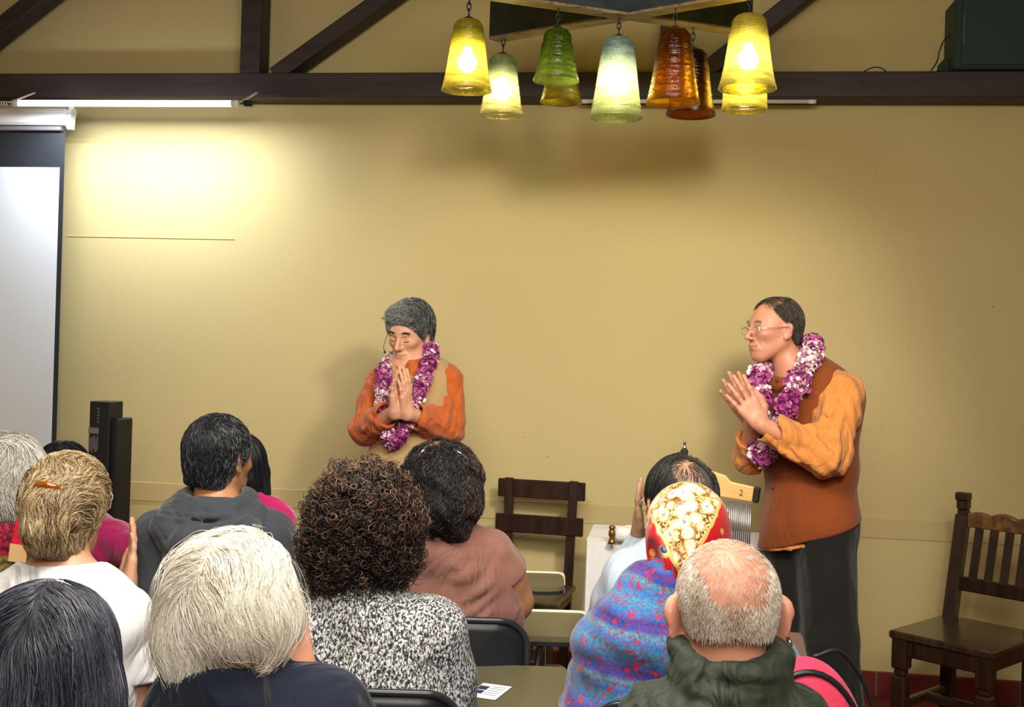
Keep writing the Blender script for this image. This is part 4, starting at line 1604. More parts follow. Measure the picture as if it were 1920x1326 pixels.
def kurta2(S):
    cf = [sleeve(S, nS, nE, nW, (.074, .072, .056), .90), sleeve(S, fS, fE, fW + [0, .02, 0], (.066, .060, .052), .50)]
    for (a, b, r) in ((L(1548, 722, -.22), L(1512, 800, -.262), .011), (L(1568, 735, -.23), L(1540, 812, -.275), .012), (L(1580, 770, -.22), L(1556, 850, -.27), .011), (L(1520, 820, -.27), L(1566, 862, -.262), .012),
                      (L(1500, 838, -.275), L(1546, 884, -.255), .011), (L(1470, 822, -.265), L(1524, 864, -.275), .010), (L(1446, 812, -.262), L(1500, 868, -.262), .009), (L(1536, 760, -.26), L(1526, 820, -.275), .010)):
        ridge(S, a, b, r * .85)
    S.cap(L(1492, 1065) - ax_ * .035, L(1512, 945), .116, .108, .05)
    S.cap(L(1534, 1050) + ax_ * .02, L(1528, 945), .120, .110, .05)
    S.half(L(1530, 1007), (.27, 0, -1), .006)
    cuffs(S, cf)


Bm.garment('orange_tunic', ['torso', 'hips'], .008, kurta_l, .005, extra=kurta2, disp=[wrinkle(.0045, 30, 18, 34, 2.5), wrinkle(.002, 80, 40, 55, .3)], pad=.12, sm=1)


def vest2(S):
    S.cap(L(1494, 1060) - ax_ * .035, L(1510, 925), .128, .126, .05)
    S.cap(L(1534, 1050) + ax_ * .02, L(1528, 925), .132, .128, .05)
    S.half(L(1530, 994), (.38, 0, -1), .006)
    S.ell(nS + [.005, -.085, -.03], (.105, .085, .125), .006, Rt, 's')
    S.ell(fS + [-.03, .05, -.03], (.07, .07, .12), .006, Rt, 's')
    S.cap(L(1482, 694, -.01), L(1474, 640, -.02), .060, .075, .010, 's')
    S.cap(L(1470, 720, -.13), L(1452, 810, -.19), .020, .003, .006, 's')
    S.cap(L(1449, 955, -.16), L(1444, 1040, -.17), .002, .020, .004, 's')
    S.cap(L(1580, 945, -.15), L(1586, 1020, -.15), .003, .018, .004, 's')
    S.chain(ringpts(L(1484, 712, -.01), .066, .064, 16, .010), .013, .012)
    S.chain(ringpts(L(1485, 722, -.01), .070, .068, 16, .010), .014, .014)


Bm.garment('brown_vest', ['torso', 'hips'], .020, vest_r, .005, extra=vest2, disp=[wrinkle(.002, 18, 14, 22, .2)], pad=.12)


def trous(S):
    for (a, b, c, r) in ((L(1548, 1010, -.06), L(1556, 1200, -.085), L(1580, 1400, -.07), (.105, .095, .085)), (L(1487, 1010, .08), L(1480, 1200, .07), L(1484, 1400, .10), (.105, .090, .085))):
        c = np.array([c[0], c[1], .06])
        S.cap(a, b, r[0], r[1], .03)
        S.cap(b, c, r[1], r[2], .03)
        S.cap(a + [-.07, -.06, -.05], b + [-.045, -.06, 0], .012, .012, .03)
        S.cap(b + [-.045, -.06, 0], c + [-.02, -.06, 0], .012, .010, .03)


Bm.garment('trousers', ['hips'], .012, darkcloth, .008, extra=trous, cuts=[((0, 0, .95), (0, 0, 1)), ((0, 0, .035), (0, 0, -1))], disp=[wrinkle(.003, 26, 20, 5)], lo=np.array([-.3, -.3, .0]), hi=np.array([.45, .4, 1.0]))
shoes(Bm, leather)
for q in ((1457, 714, -.135), (1450, 766, -.19), (1449, 915, -.20)):
    c = L(*q)
    MB().lathe([(0, .004), (.006, .004), (.0075, .002), (.0075, -.002), (0, -.004)][::-1], c, 14, rotm(-120) @ np.array([[1, 0, 0], [0, 0, 1], [0, -1, 0]])).build('vest_button', plain('rust_button', srgb(96, 44, 20), .3), Bm.root, True)

hm_short = hairmat('short_brown_grey_hair', [(0, (0.025, 0.018, 0.014)), (.6, (0.07, 0.055, 0.045)), (1, (0.22, 0.19, 0.17))], .5)
S = cap_of_hair(Bm, .006, (-.010, .02), -.070)
Rm, cc, kk = Bm.hd
S.frame(Rm, cc, kk).ell((.0, .035, .118), (.058, .085, .050), .012, None, 's').frame()
hair(Bm, S, hm_short, 5200, lambda p, n: down(p, n) + np.array([0, -.5, 0]), 6, .0042, lift=.18, off=.002, rad=.0006, wob=.25, shell_tone=.25,
     tonef=lambda p, r: np.clip(r.random(len(p)) * .8 + .1, 0, 1))
# wisps over the crown
P_, N_ = [], []
rg = np.random.default_rng(9)
for i in range(260):
    x0 = -.045 + .03 * rg.random()
    y0 = -.05 + .10 * rg.random()
    pts = []
    for u in np.linspace(0, 1, 9):
        x = .05 - .10 * u
        r = math.sqrt(max(0, 1 - (x / .078) ** 2 - ((y0 + .018) / .099) ** 2))
        pts.append(Bm.H((x, y0 + .01 * math.sin(3 * u + i), .033 + .0925 * r + .003)))
    P_.append(pts)
    N_.append([Rm @ np.array([0, 0, 1.0])] * 9)
V, Q, T = strand_mesh(np.array(P_), np.array(N_), np.full(260, .0004), rg.random(260))
mk('hair', V, Q, hm_short, Bm.root, True, T)
brows(Bm, hairmat('pale_brow_hair', [(0, (.25, .17, .12)), (1, (.45, .36, .28))]), 110)


def eyes(f, look=(0, 0)):
    for x in (-1, 1):
        c = np.array([x * .033, .0815, .0055])
        V, F_ = [], []
        e = MB().lathe([(.0098 * math.sin(a), .0098 * math.cos(a)) for a in np.linspace(0.001, math.pi - .001, 14)][::-1], (0, 0, 0), 18)
        ob = e.build('eye', M['eyew'], f.root, True, loc=f.H(c + [0, .0002, 0]))
        d = f.hd[0] @ np.array([look[0], 1, look[1]])
        d /= np.linalg.norm(d)
        cc_ = np.cross(d, [0, 0, 1.0]); cc_ /= np.linalg.norm(cc_)
        R2 = np.stack([cc_, np.cross(d, cc_), d], 1)
        MB().lathe([(0, .0102), (.0030, .0100), (.0050, .0088), (.0052, .0080)][::-1], (0, 0, 0), 14, R2).build('iris', M['iris'], ob, True)


eyes(Bm, (.2, 0))
Bm.mouth(lipline, 1.3)
# glasses
gl = MB()
for x in (-1, 1):
    th = np.linspace(0, 2 * math.pi, 29)[:-1]
    pts = [Bm.H((x * .033 + .022 * math.cos(a) * (1 - .05 * math.sin(a)), .1085 - .22 * abs(.022 * math.cos(a) * x + .0) , -.001 + .0155 * math.sin(a))) for a in th]
    gl.tube(pts, .0009, 6, close=True)
    gl.tube([Bm.H(q) for q in [(x * .055, .103, .006), (x * .068, .094, .009), (x * .080, .05, .010), (x * .084, .005, .014), (x * .087, -.012, .010)]], .0011, 6)
gl.tube([Bm.H(q) for q in [(-.011, .109, .003), (0, .113, .007), (.011, .109, .003)]], .0010, 6)
go = gl.build('glasses', M['chrome'], Bm.root, True)
lm, lnt, lb = nm('spectacle_lens')
lnt.nodes.clear()
o_ = lnt.nodes.new('ShaderNodeOutputMaterial')
mx = lnt.nodes.new('ShaderNodeMixShader')
mx.inputs[0].default_value = .10
t1 = lnt.nodes.new('ShaderNodeBsdfTransparent')
t2 = lnt.nodes.new('ShaderNodeBsdfGlossy')
t2.inputs['Roughness'].default_value = .05
lnt.links.new(t1.outputs[0], mx.inputs[1])
lnt.links.new(t2.outputs[0], mx.inputs[2])
lnt.links.new(mx.outputs[0], o_.inputs[0])
for x in (-1, 1):
    th = np.linspace(0, 2 * math.pi, 25)[:-1]
    V = [Bm.H((x * .033, .1085, -.001))] + [Bm.H((x * .033 + .0215 * math.cos(a), .1082 - .22 * abs(.0215 * math.cos(a)), -.001 + .015 * math.sin(a))) for a in th]
    mk('lens', V, [[0, 1 + i, 1 + (i + 1) % 24] for i in range(24)], lm, go, True)
ga_ = [L(*q) for q in [(1500, 652, .07), (1520, 645, .0), (1524, 660, -.08), (1508, 692, -.14), (1494, 722, -.185), (1480, 750, -.205), (1468, 785, -.165), (1452, 825, -.150), (1434, 852, -.135), (1418, 842, -.10), (1424, 790, -.10), (1424, 745, -.075), (1420, 715, -.04), (1432, 695, .02), (1462, 685, .09), (1500, 652, .07)]]
garland(Bm, ga_, .044, 'purple and white flower garland around the neck of the rust brown vest', 8)
# ------------------------------------------------------------------ seated audience
BODY = ['skull', 'head', 'neck', 'ear', 'torso', 'hips', 'uparm0', 'uparm1', 'forearm0', 'forearm1', 'hands', 'legs', 'feet0', 'feet1']
TORSO = ['torso', 'hips']
SLEEVES = ['uparm0', 'uparm1']
ARMS = ['uparm0', 'uparm1', 'forearm0', 'forearm1']
Z = lambda z, up=1: ((0, 0, z), (0, 0, up))
denim = cloth('dark_denim', (0.03, 0.035, 0.06), fold=.3)


def lower(f, mt=None):
    f.garment('trousers', ['hips', 'legs'], .014, mt or darkcloth, .012, cuts=[Z(.575), ((0, 0, .07), (0, 0, -1))])
    shoes(f, leather)


def simple_hands(f, which=(0, 1)):
    for i in which:
        a, b = np.asarray(f.el[i]), np.asarray(f.ha[i])
        d = b - a
        f.hand('hands', b, d / np.linalg.norm(d) + np.array([0, .2, -.1]), (0, -.2, -1), (1 if i == 0 else -1, 0, 0), 1.0, .30, .03)


def collar(S, f, dz=0.0, r=.066, r2=.060, hole=.058, lean=(0, 0, 0), dy=0.0):
    c = f.nb + np.array([0, dy, dz])
    S.cap(c + [0, 0, -.02], c + np.array([0, 0, .02]) + lean, r, r2, .02)
    S.cap(c + [0, 0, .0], c + [0, .0, .12] + np.asarray(lean) * 3, hole, hole + .004, .004, 's')


def noisetone(f, axis=0, lo=.0, hi=1.0):
    return lambda p, r: np.clip(lo + (hi - lo) * r.random(len(p)), 0, 1)


# ---- man in charcoal hoodie (third row from the stage wall side, left)
f = Fig('person with short greying dark hair in a charcoal hooded sweatshirt, turned to the right', 413, 862, 3.05)
L = f.L
f.head(rotm(29, 2, 2), .88, neckto=L(408, 940, -.02))
f.seated(sw=.20, w=1.12, shz=L(400, 985)[2], sh=[L(305, 1006, -.04), L(503, 1004, -.02)], armr=1.1)
simple_hands(f)
f.body_skin(BODY, skin_tan, .006)
hood = cloth('charcoal_jersey', srgb(62, 66, 74), fold=.5, fscale=7)


def hood_piece(f, mt, zt):
    """Hood lying folded on the upper back, open around the neck."""
    x0, y0, z0 = f.nb
    o = np.array([x0, y0, zt])
    S = Solid()
    S.chain(ringpts(o + [0, .005, 0], .080, .072, 14, .014), .026, .02)
    S.chain([o + q for q in ((-.112, .0, -.02), (-.100, -.070, -.052), (-.040, -.108, -.082), (.030, -.112, -.084), (.090, -.078, -.056), (.112, -.01, -.02))], [.030, .040, .047, .047, .040, .030], .014)
    S.chain([o + q for q in ((-.120, -.02, -.06), (-.075, -.088, -.125), (-.010, -.112, -.150), (.060, -.095, -.130), (.105, -.04, -.07))], [.016, .026, .030, .026, .016], .018)
    for a, b, sg, r in (((-.112, -.09, .012), (.100, -.09, .014), -.034, .011), ((-.125, -.09, -.022), (.118, -.09, -.020), -.040, .013), ((-.128, -.09, -.058), (.105, -.09, -.060), -.042, .012),
                        ((-.105, -.09, .0), (-.005, -.12, -.115), .006, .010), ((.105, -.09, -.01), (.03, -.12, -.120), .006, .010)):
        ridge(S, o + a, o + b, r, (0, 0, sg), .004, .0)
    for a, b, sg in (((-.110, -.10, -.008), (.104, -.10, -.004), -.036), ((-.118, -.10, -.042), (.112, -.10, -.042), -.042)):
        u = np.linspace(0, 1, 9)[:, None]
        q = o + a + (np.array(b) - a) * u + np.array([0, 0, sg]) * 4 * u * (1 - u)
        for _ in range(6):
            d, g = S.grad(q, .001)
            q = q - (d - .001)[:, None] * g
        for j in range(8): S.cap(q[j], q[j + 1], .0028, .0028, .008, 's')
    S.cap(o + [0, .008, -.02], o + [0, .03, .16], .056, .074, .008, 's')
    S.disp.append(wrinkle(.002, 30, 24, 40, 2))
    V, Q = skin(S, o - [.2, .22, .24], o + [.2, .16, .10], .005)
    mk('hood', relax(V, Q, 1, .4), Q, mt, f.root, True)


f.garment('hooded_sweatshirt', TORSO + ARMS, .016, hood, .006, cuts=[Z(.50, -1)], disp=[wrinkle(.003, 22, 16, 28, .7)], pad=.08)
hood_piece(f, hood, f.L(411, 940)[2])
lower(f)
hm = hairmat('greying_black_hair', [(0, (0.005, 0.006, 0.010)), (.6, (0.018, 0.020, 0.026)), (.9, (0.09, 0.09, 0.10)), (1, (0.28, 0.27, 0.27))], .38)
S = cap_of_hair(f, .010, (.028, .0), -.092, extra=lambda S: S.cap((0, -.052, -.02), (0, -.050, -.082), .048, .040, .03), earr=(.028, .020, .034))
hair(f, S, hm, 9000, lambda p, n: down(p, n), 5, .0046, lift=.10, off=.003, rad=.0006, wob=.45,
     tonef=lambda p, r: np.clip(r.random(len(p)) ** 1.6 * .85 + .45 * sstep(-.02, .07, (p - f.h)[:, 0]) * r.random(len(p)) + .12, 0, 1))

# ---- woman in magenta jacket behind him
f = Fig('person with long black hair in a magenta jacket, mostly hidden behind the charcoal hooded sweatshirt', 448, 888, 3.75)
L = f.L
f.head(rotm(0, 0), .98, neckto=L(448, 935, -.02), face=0)
f.seated(sw=.18, shz=L(450, 945)[2], sh=[L(372, 972, -.02), L(510, 972, -.02)])
simple_hands(f)
f.body_skin(BODY, skin_brown, .008)
magenta = cloth('magenta_fleece', srgb(196, 24, 108), fold=.5, fscale=8, sheen=.4)


def plaincollar(f, **kw): return lambda S: collar(S, f, **kw)


f.garment('magenta_jacket', TORSO + ARMS, .018, magenta, .008, cuts=[Z(.50, -1)], extra=plaincollar(f, r=.075, hole=.064), disp=[wrinkle(.003, 22, 16, 28, 1.7)], pad=.05)
lower(f)
hm_black = hairmat('long_black_hair', [(0, (0.004, 0.004, 0.006)), (.7, (0.012, 0.012, 0.018)), (1, (0.05, 0.05, 0.06))], .35)
Rm, cc, kk = f.hd
S = cap_of_hair(f, .012, (.03, .0), -.30, ears=False)
S.frame(Rm, cc, kk)
S.ops.insert(2, ('c', 'u', .03, cc + np.array([.02, -.075, -.03]), cc + np.array([.015, -.105, -.20]), (.055, .055)))
S.ops.insert(3, ('c', 'u', .03, cc + np.array([.072, -.02, .0]), cc + np.array([.095, -.05, -.15]), (.026, .022)))
S.frame()
hair(f, S, hm_black, 2600, lambda p, n: down(p, n) * [1, 1, 2.5], 12, .014, lo=cc - .35, off=.003, rad=.0010, wob=.12, h=.006)

# ---- white-haired person at the far left, patchwork top
f = Fig('person with short white hair in a dark patchwork top at the left edge', 14, 916, 3.15)
L = f.L
f.head(rotm(-5, 2), 1.0, neckto=L(14, 965, -.02), face=0)
f.seated(sw=.175, shz=L(20, 995)[2], sh=[L(-95, 1000, -.02), L(108, 1005, -.02)])
simple_hands(f)
f.body_skin(BODY, skin_fair, .008)
pm, pn, pb = nm('patchwork_print')
tcv = coords(pn, (7.5, 7.5, 7.5), rot=(math.pi / 2, 0, 0))
br = node(pn, 'ShaderNodeTexBrick', Scale=1.0)
br.offset = .37
br.inputs['Brick Width'].default_value = 1.0
br.inputs['Row Height'].default_value = .62
br.inputs['Mortar Size'].default_value = .0
br.inputs['Color1'].default_value = (0, 0, 0, 1)
br.inputs['Color2'].default_value = (1, 1, 1, 1)
pn.links.new(tcv, br.inputs['Vector'])
pc = ramp(pn, br.outputs['Color'], [(0, srgb(54, 18, 44)), (.3, srgb(34, 40, 22)), (.5, srgb(120, 108, 60)), (.7, srgb(46, 30, 70)), (.86, srgb(150, 20, 60))], 'CONSTANT')
pd = ramp(pn, noise(pn, coords(pn), 90, 3), [(.45, (0.4, 0.4, 0.4)), (.55, (1.5, 1.4, 1.0))])
pn.links.new(mixc(pn, 1.0, pc, pd, 'MULTIPLY'), pb.inputs['Base Color'])
pb.inputs['Roughness'].default_value = .85
top = f.garment('patchwork_top', TORSO + ARMS, .016, pm, .007, cuts=[Z(.50, -1)], extra=plaincollar(f, r=.070, hole=.060), disp=[wrinkle(.003, 22, 16, 28, 3)], pad=.05)
redw = cloth('red_knitted_strap', srgb(190, 14, 52), weave=300, fold=.3)
tanp = plain('tan_square_patch', srgb(214, 176, 122), .8, var=.04)


def patch_on(f, name, c4, mt, dy, parent=None, th=.004):
    """A small cloth piece laid on the back."""
    q = [f.L(x, y, d) for x, y, d in c4]
    n = np.cross(q[1] - q[0], q[3] - q[0])
    n /= np.linalg.norm(n)
    if n[1] > 0: n = -n
    V = q + [p - n * th * -1 for p in q]
    return mk(name, V, [[0, 1, 2, 3], [7, 6, 5, 4], [0, 4, 5, 1], [1, 5, 6, 2], [2, 6, 7, 3], [3, 7, 4, 0]], mt, f.root, False)


patch_on(f, 'red_strap', [(32, 974, -.133), (52, 980, -.130), (47, 1024, -.160), (22, 1020, -.160)], redw, 0, th=.006)
patch_on(f, 'tan_patch', [(20, 1019, -.166), (52, 1024, -.164), (49, 1057, -.170), (16, 1052, -.172)], tanp, 0)
lower(f)
hm_white = hairmat('silver_white_hair', [(0, (0.26, 0.24, 0.20)), (.4, (0.62, 0.59, 0.53)), (1, (0.92, 0.90, 0.85))], .45)
Rm, cc, kk = f.hd
S = cap_of_hair(f, .022, (.03, .0), -.10, ears=False, extra=lambda S: (S.ell((0, -.055, -.035), (.078, .062, .062), .04),))
hair(f, S, hm_white, 5000, down, 12, .0095, off=.007, rad=.0009, wob=.15, swirl=.4, curl=.003, freq=60, shell_tone=.4)

# ---- person behind the blonde: black hair, magenta fleece, arm stretched out
f = Fig('person with black hair in a magenta fleece, right arm out, behind the blonde woman', 118, 906, 3.72)
L = f.L
f.head(rotm(-12, 0), .98, neckto=L(122, 950, -.02), face=0)
f.seated(sw=.18, shz=L(130, 962)[2], sh=[L(60, 1005, -.02), L(176, 1000, -.02)], elbows=[L(30, 1100, .05), L(252, 1032, -.10)], hands=[L(70, 1110, .28), L(300, 1030, .12)])
simple_hands(f)
f.body_skin(BODY, skin_tan, .008)
magenta2 = cloth('raspberry_fleece', srgb(166, 26, 92), fold=.6, fscale=9, sheen=.4)
f.garment('magenta_fleece', TORSO + ARMS, .022, magenta2, .007, cuts=[Z(.50, -1)], extra=plaincollar(f, r=.075, hole=.064), disp=[wrinkle(.005, 28, 16, 36, 1.1)], pad=.05)
lower(f)
S = cap_of_hair(f, .014, (.03, .0), -.14, ears=False, extra=lambda S: S.cap((0, -.06, -.02), (0, -.07, -.12), .06, .05, .03))
hair(f, S, hm_black, 2200, down, 12, .010, off=.003, rad=.0009, wob=.12, h=.006)

# ---- blonde woman, white T-shirt
f = Fig('person with blonde hair held by an amber clip, white T-shirt, hand raised', 130, 958, 2.62)
L = f.L
f.head(rotm(4, 3, 3), .94, neckto=L(120, 1080, -.04), face=1, smile=.5)
f.seated(sw=.185, w=1.0, shz=L(120, 1108)[2], sh=[L(-18, 1158, -.06), L(232, 1162, -.03)],
         elbows=[L(-60, 1340, .0), L(254, 1345, -.01)], hands=[L(10, 1330, .25), L(243, 1120, .26)], armr=.92)
f.cap('torso', L(60, 1118, -.04), L(180, 1118, -.03), .05, .05, .06)
simple_hands(f, (0,))
f.hand('hands', L(240, 1100, .26), L(252, 1010, .28) - L(240, 1100, .26), (-.7, -.3, .1), (-.4, .8, 0), .95, .12, .04)
f.body_skin(BODY, skin_fair, .005)
whitet = cloth('white_cotton_jersey', srgb(236, 236, 240), .85, .02, fold=.5, fscale=8)


def tee(f, neckr=.085, lowz=-.02, dy=0.0):
    def g(S):
        S.ell(f.nb + [0, dy + .01, .045 + lowz], (neckr, .085, .05), .008, None, 's')
    return g


def sleeves(f, mt, end=.72, rr=(.072, .062), disp=()):
    """Short sleeves, each set in at the shoulder seam."""
    for i in (0, 1):
        a, b = f.sh[i], f.el[i]
        d = (b - a) / np.linalg.norm(b - a)
        e = a + (b - a) * end
        S = Solid().cap(a - d * .005, e, rr[0], rr[1], .03).cap(e - d * .012, e, rr[1] + .003, rr[1] + .004, .01)
        S.half(e, d, .003)
        S.disp += list(disp)
        V, Q = skin(S, np.minimum(a, e) - .12, np.maximum(a, e) + .12, .006)
        mk('sleeve', relax(V, Q, 1, .4), Q, mt, f.root, True)


for i in (0, 1): f.cap('torso', f.sh[i] * [.96, 1, 1] + [0, 0, -.004], f.nb + [0, -.01, -.02], .058, .052, .05)
f.garment('white_t_shirt', TORSO, .014, whitet, .006, cuts=[Z(.50, -1)], extra=tee(f, .088, .0), disp=[wrinkle(.0028, 24, 16, 20, 5)], pad=.13)
sleeves(f, whitet, .62, (.066, .060), [wrinkle(.003, 40, 30, 34, 5)])
lower(f, denim)
hm_bl = hairmat('blonde_hair', [(0, (0.07, 0.042, 0.022)), (.3, (0.24, 0.155, 0.08)), (.6, (0.55, 0.40, 0.22)), (1, (0.92, 0.80, 0.56))], .38)
Rm, cc, kk = f.hd


def pony(S):
    S.ell((0, -.050, .025), (.080, .082, .085), .03)
    # gathered tail falling from the clip
    S.chain([(.004, -.112, .055), (.002, -.126, .02), (.002, -.126, -.03), (.006, -.108, -.065), (.012, -.09, -.088)], [.022, .032, .037, .032, .020], .02)


S = cap_of_hair(f, .010, (.022, .012), -.115, extra=pony, earr=(.030, .030, .034))


def backcomb(p, n):
    """everything is pulled to the clip, the tail then falls"""
    clip = np.array([.004, -.118, .055])
    a = clip - p
    a /= np.linalg.norm(a, axis=1)[:, None] + 1e-6
    w_ = sstep(-.10, -.125, p[:, 1])[:, None]
    d = np.zeros_like(p)
    d[:, 2] = -1
    low = sstep(-.02, -.06, p[:, 2])[:, None]
    w_ = np.maximum(w_, low)
    return a * (1 - w_) + d * w_


hair(f, S, hm_bl, 7500, backcomb, 13, .0085, lo=cc - .28, off=.005, rad=.0008, wob=.12, swirl=.45, curl=.0035, freq=60, shell_tone=.35)
clipm = plain('amber_tortoiseshell', srgb(150, 78, 14), .12, coat=.8, var=.4, ns=60)
cq = [f.H(q) for q in [(-.030, -.124, .058), (-.018, -.138, .068), (.002, -.145, .072), (.022, -.138, .068), (.036, -.124, .058)]]
MB().tube(spline(cq, 20), [.003] + [.0078] * 18 + [.003], 10).tube([q + np.array([0, 0.006, -.012]) for q in spline(cq, 12)], .004, 8).build('hair_clip', clipm, f.root, True)

# ---- woman with a mass of brown curls, knitted sweater
f = Fig('person with a big mass of dark brown curls in a salt and pepper knitted sweater', 684, 985, 2.55)
L = f.L
f.head(rotm(5, 2), .98, neckto=L(690, 1100, -.02), face=0)
f.seated(sw=.20, w=1.18, shz=L(700, 1150)[2], sh=[L(590, 1190, -.05), L(808, 1184, -.05)], elbows=[L(560, 1350, .05), L(842, 1350, .02)], belly=1.15, armr=1.15)
simple_hands(f)
f.body_skin(BODY, skin_tan, .008)
km, kn_, kb = nm('salt_and_pepper_knit')
v = coords(kn_, (1, 1, .55), rot=(0, .12, 0))
n1 = noise(kn_, v, 230, 2, .55, .6)
kc = ramp(kn_, n1, [(.40, (0.022, 0.022, 0.026)), (.50, (0.20, 0.20, 0.20)), (.56, (0.68, 0.68, 0.70))])
kn_.links.new(kc, kb.inputs['Base Color'])
kb.inputs['Roughness'].default_value = .95
bump(kn_, kb, n1, .8, .006)
f.garment('knitted_sweater', TORSO + ARMS, .022, km, .006, cuts=[Z(.47, -1)], extra=plaincollar(f, r=.075, r2=.068, hole=.056), disp=[wrinkle(.0035, 18, 12, 10, 2)], pad=.06)
lower(f, denim)
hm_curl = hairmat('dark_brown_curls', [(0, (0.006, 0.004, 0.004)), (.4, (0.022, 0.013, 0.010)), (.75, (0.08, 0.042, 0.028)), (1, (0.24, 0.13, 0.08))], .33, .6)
Rm, cc, kk = f.hd
S = Solid().frame(np.eye(3), cc, .91)
S.ell((0.0, -.03, .046), (.100, .106, .090), .03)
S.ell((.0, -.035, -.05), (.112, .102, .088), .04)
S.ell((-.048, -.04, -.01), (.068, .080, .080), .04)
S.ell((.052, -.04, .0), (.062, .080, .080), .04)
S.ell((-.015, -.04, -.11), (.088, .080, .045), .03)
S.half((0, .062, 0), (0, 1, -.3), .02)
S.disp.append(wrinkle(.006, 60, 50, 60, 1))
S.frame()
parts = []
V, Q = skin(S, cc - .22, cc + .2, .006)
S.disp.append(lambda X, Y, Z_: X * 0 + .007)
Vi, Qi = skin(S, cc - .22, cc + .2, .006)
S.disp.pop()
parts.append((Vi, Qi, 0.0))
rg = np.random.default_rng(21)
for layer, n, offs in ((0, 3000, .002), (1, 3400, .010)):
    sd = V[rg.integers(0, len(V), n)] + rg.normal(size=(n, 3)) * .004
    d, g = S.grad(sd)
    sd = sd - d[:, None] * g + g * offs * rg.random((n, 1)) * 2
    K = 17
    u = np.linspace(0, 1, K)[None, :, None]
    ax = g * .55 + rg.normal(size=(n, 3)) * .55 + np.array([0, 0, -.45])
    ax /= np.linalg.norm(ax, axis=1)[:, None]
    b1 = np.cross(ax, rg.normal(size=(n, 3)))
    b1 /= np.linalg.norm(b1, axis=1)[:, None]
    b2 = np.cross(ax, b1)
    ln = (.014 + .022 * rg.random(n))[:, None, None]
    rr = (.0048 + .0046 * rg.random(n))[:, None, None] * np.sqrt(np.clip(u * 3, 0, 1))
    ph = rg.random(n)[:, None, None] * 6.28 + u * (8 + 5 * rg.random(n))[:, None, None]
    pts = sd[:, None, :] + ax[:, None, :] * ln * u + rr * (np.cos(ph) * b1[:, None, :] + np.sin(ph) * b2[:, None, :])
    tn = np.clip(rg.random(n) ** 1.5 * (.75 + .5 * sstep(-.08, .10, sd[:, 2] - cc[2])) + .10 * layer, 0, 1)  # brown highlight towards the top put into the strand tone
    parts.append(strand_mesh(pts, np.repeat(g[:, None, :], K, 1) + .001, 0.0011 * (.7 + .6 * rg.random(n)), tn))
v_, q_, t_ = join(parts)
mk('curly_hair', v_, q_, hm_curl, f.root, True, t_)

# ---- woman in mauve T-shirt
f = Fig('person in a mauve T-shirt with half pinned dark wavy hair, elbow on the tablet', 830, 908, 3.12)
L = f.L
f.head(rotm(18, 2), .98, neckto=L(850, 985, -.02))
f.seated(sw=.20, w=1.2, shz=L(850, 1030)[2], sh=[L(735, 1052, -.04), L(918, 1046, -.02)], elbows=[L(700, 1160, .06), L(962, 1128, .02)], hands=[L(740, 1150, .3), L(900, 1150, .28)], belly=1.2, armr=1.35)
simple_hands(f)
f.body_skin(BODY, skin_brown, .006)
mauve = cloth('mauve_jersey', srgb(132, 90, 80), fold=.5, fscale=7)
for i in (0, 1): f.cap('torso', f.sh[i] + [-.014 * (2 * i - 1), 0, -.004], f.nb + [0, -.01, -.02], .066, .056, .05)
f.garment('mauve_t_shirt', TORSO, .014, mauve, .006, cuts=[Z(.48, -1)], extra=lambda S: (tee(f, .066, -.010)(S), [ridge(S, L(*a), L(*b), .011, (0, 0, -.01)) for a, b in (((925, 1085, -.12), (860, 1130, -.15)), ((930, 1110, -.12), (840, 1165, -.15)), ((922, 1140, -.13), (870, 1180, -.15)), ((900, 1060, -.13), (850, 1090, -.15)))]), disp=[wrinkle(.004, 12, 14, 34, 1.0)], pad=.13)
sleeves(f, mauve, .44, (.076, .080), [wrinkle(.0035, 30, 30, 30, 5)])
lower(f, denim)
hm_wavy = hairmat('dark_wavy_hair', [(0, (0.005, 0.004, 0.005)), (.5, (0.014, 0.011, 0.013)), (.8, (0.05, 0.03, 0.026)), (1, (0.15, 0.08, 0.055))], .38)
Rm, cc, kk = f.hd
S = Solid().frame(np.eye(3), cc, 1)
S.ell((0, -.028, .025), (.092, .10, .086), .03)
S.ell((.010, -.065, -.03), (.085, .070, .085), .04)
S.chain([(.0, -.10, .02), (.012, -.105, -.05), (.022, -.095, -.095)], [.045, .056, .040], .03)
S.half((.02, .04, 0), (.3, 1, -.5), .02)
S.disp.append(wrinkle(.004, 60, 50, 50, 1))
S.frame()
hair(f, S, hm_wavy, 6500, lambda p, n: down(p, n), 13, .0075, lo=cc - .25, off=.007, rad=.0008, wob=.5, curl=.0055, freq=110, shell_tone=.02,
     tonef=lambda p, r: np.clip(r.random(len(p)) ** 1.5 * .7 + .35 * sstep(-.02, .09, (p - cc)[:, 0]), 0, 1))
for a, b in (((782, 862), (800, 838)), ((850, 842), (876, 860))):
    p0, p1 = L(*a, -.125), L(*b, -.125)
    MB().tube([p0, (p0 + p1) / 2 + [0, -.012, .003], p1], .0025, 8).build('hair_pin', M['chrome'], f.root, True)

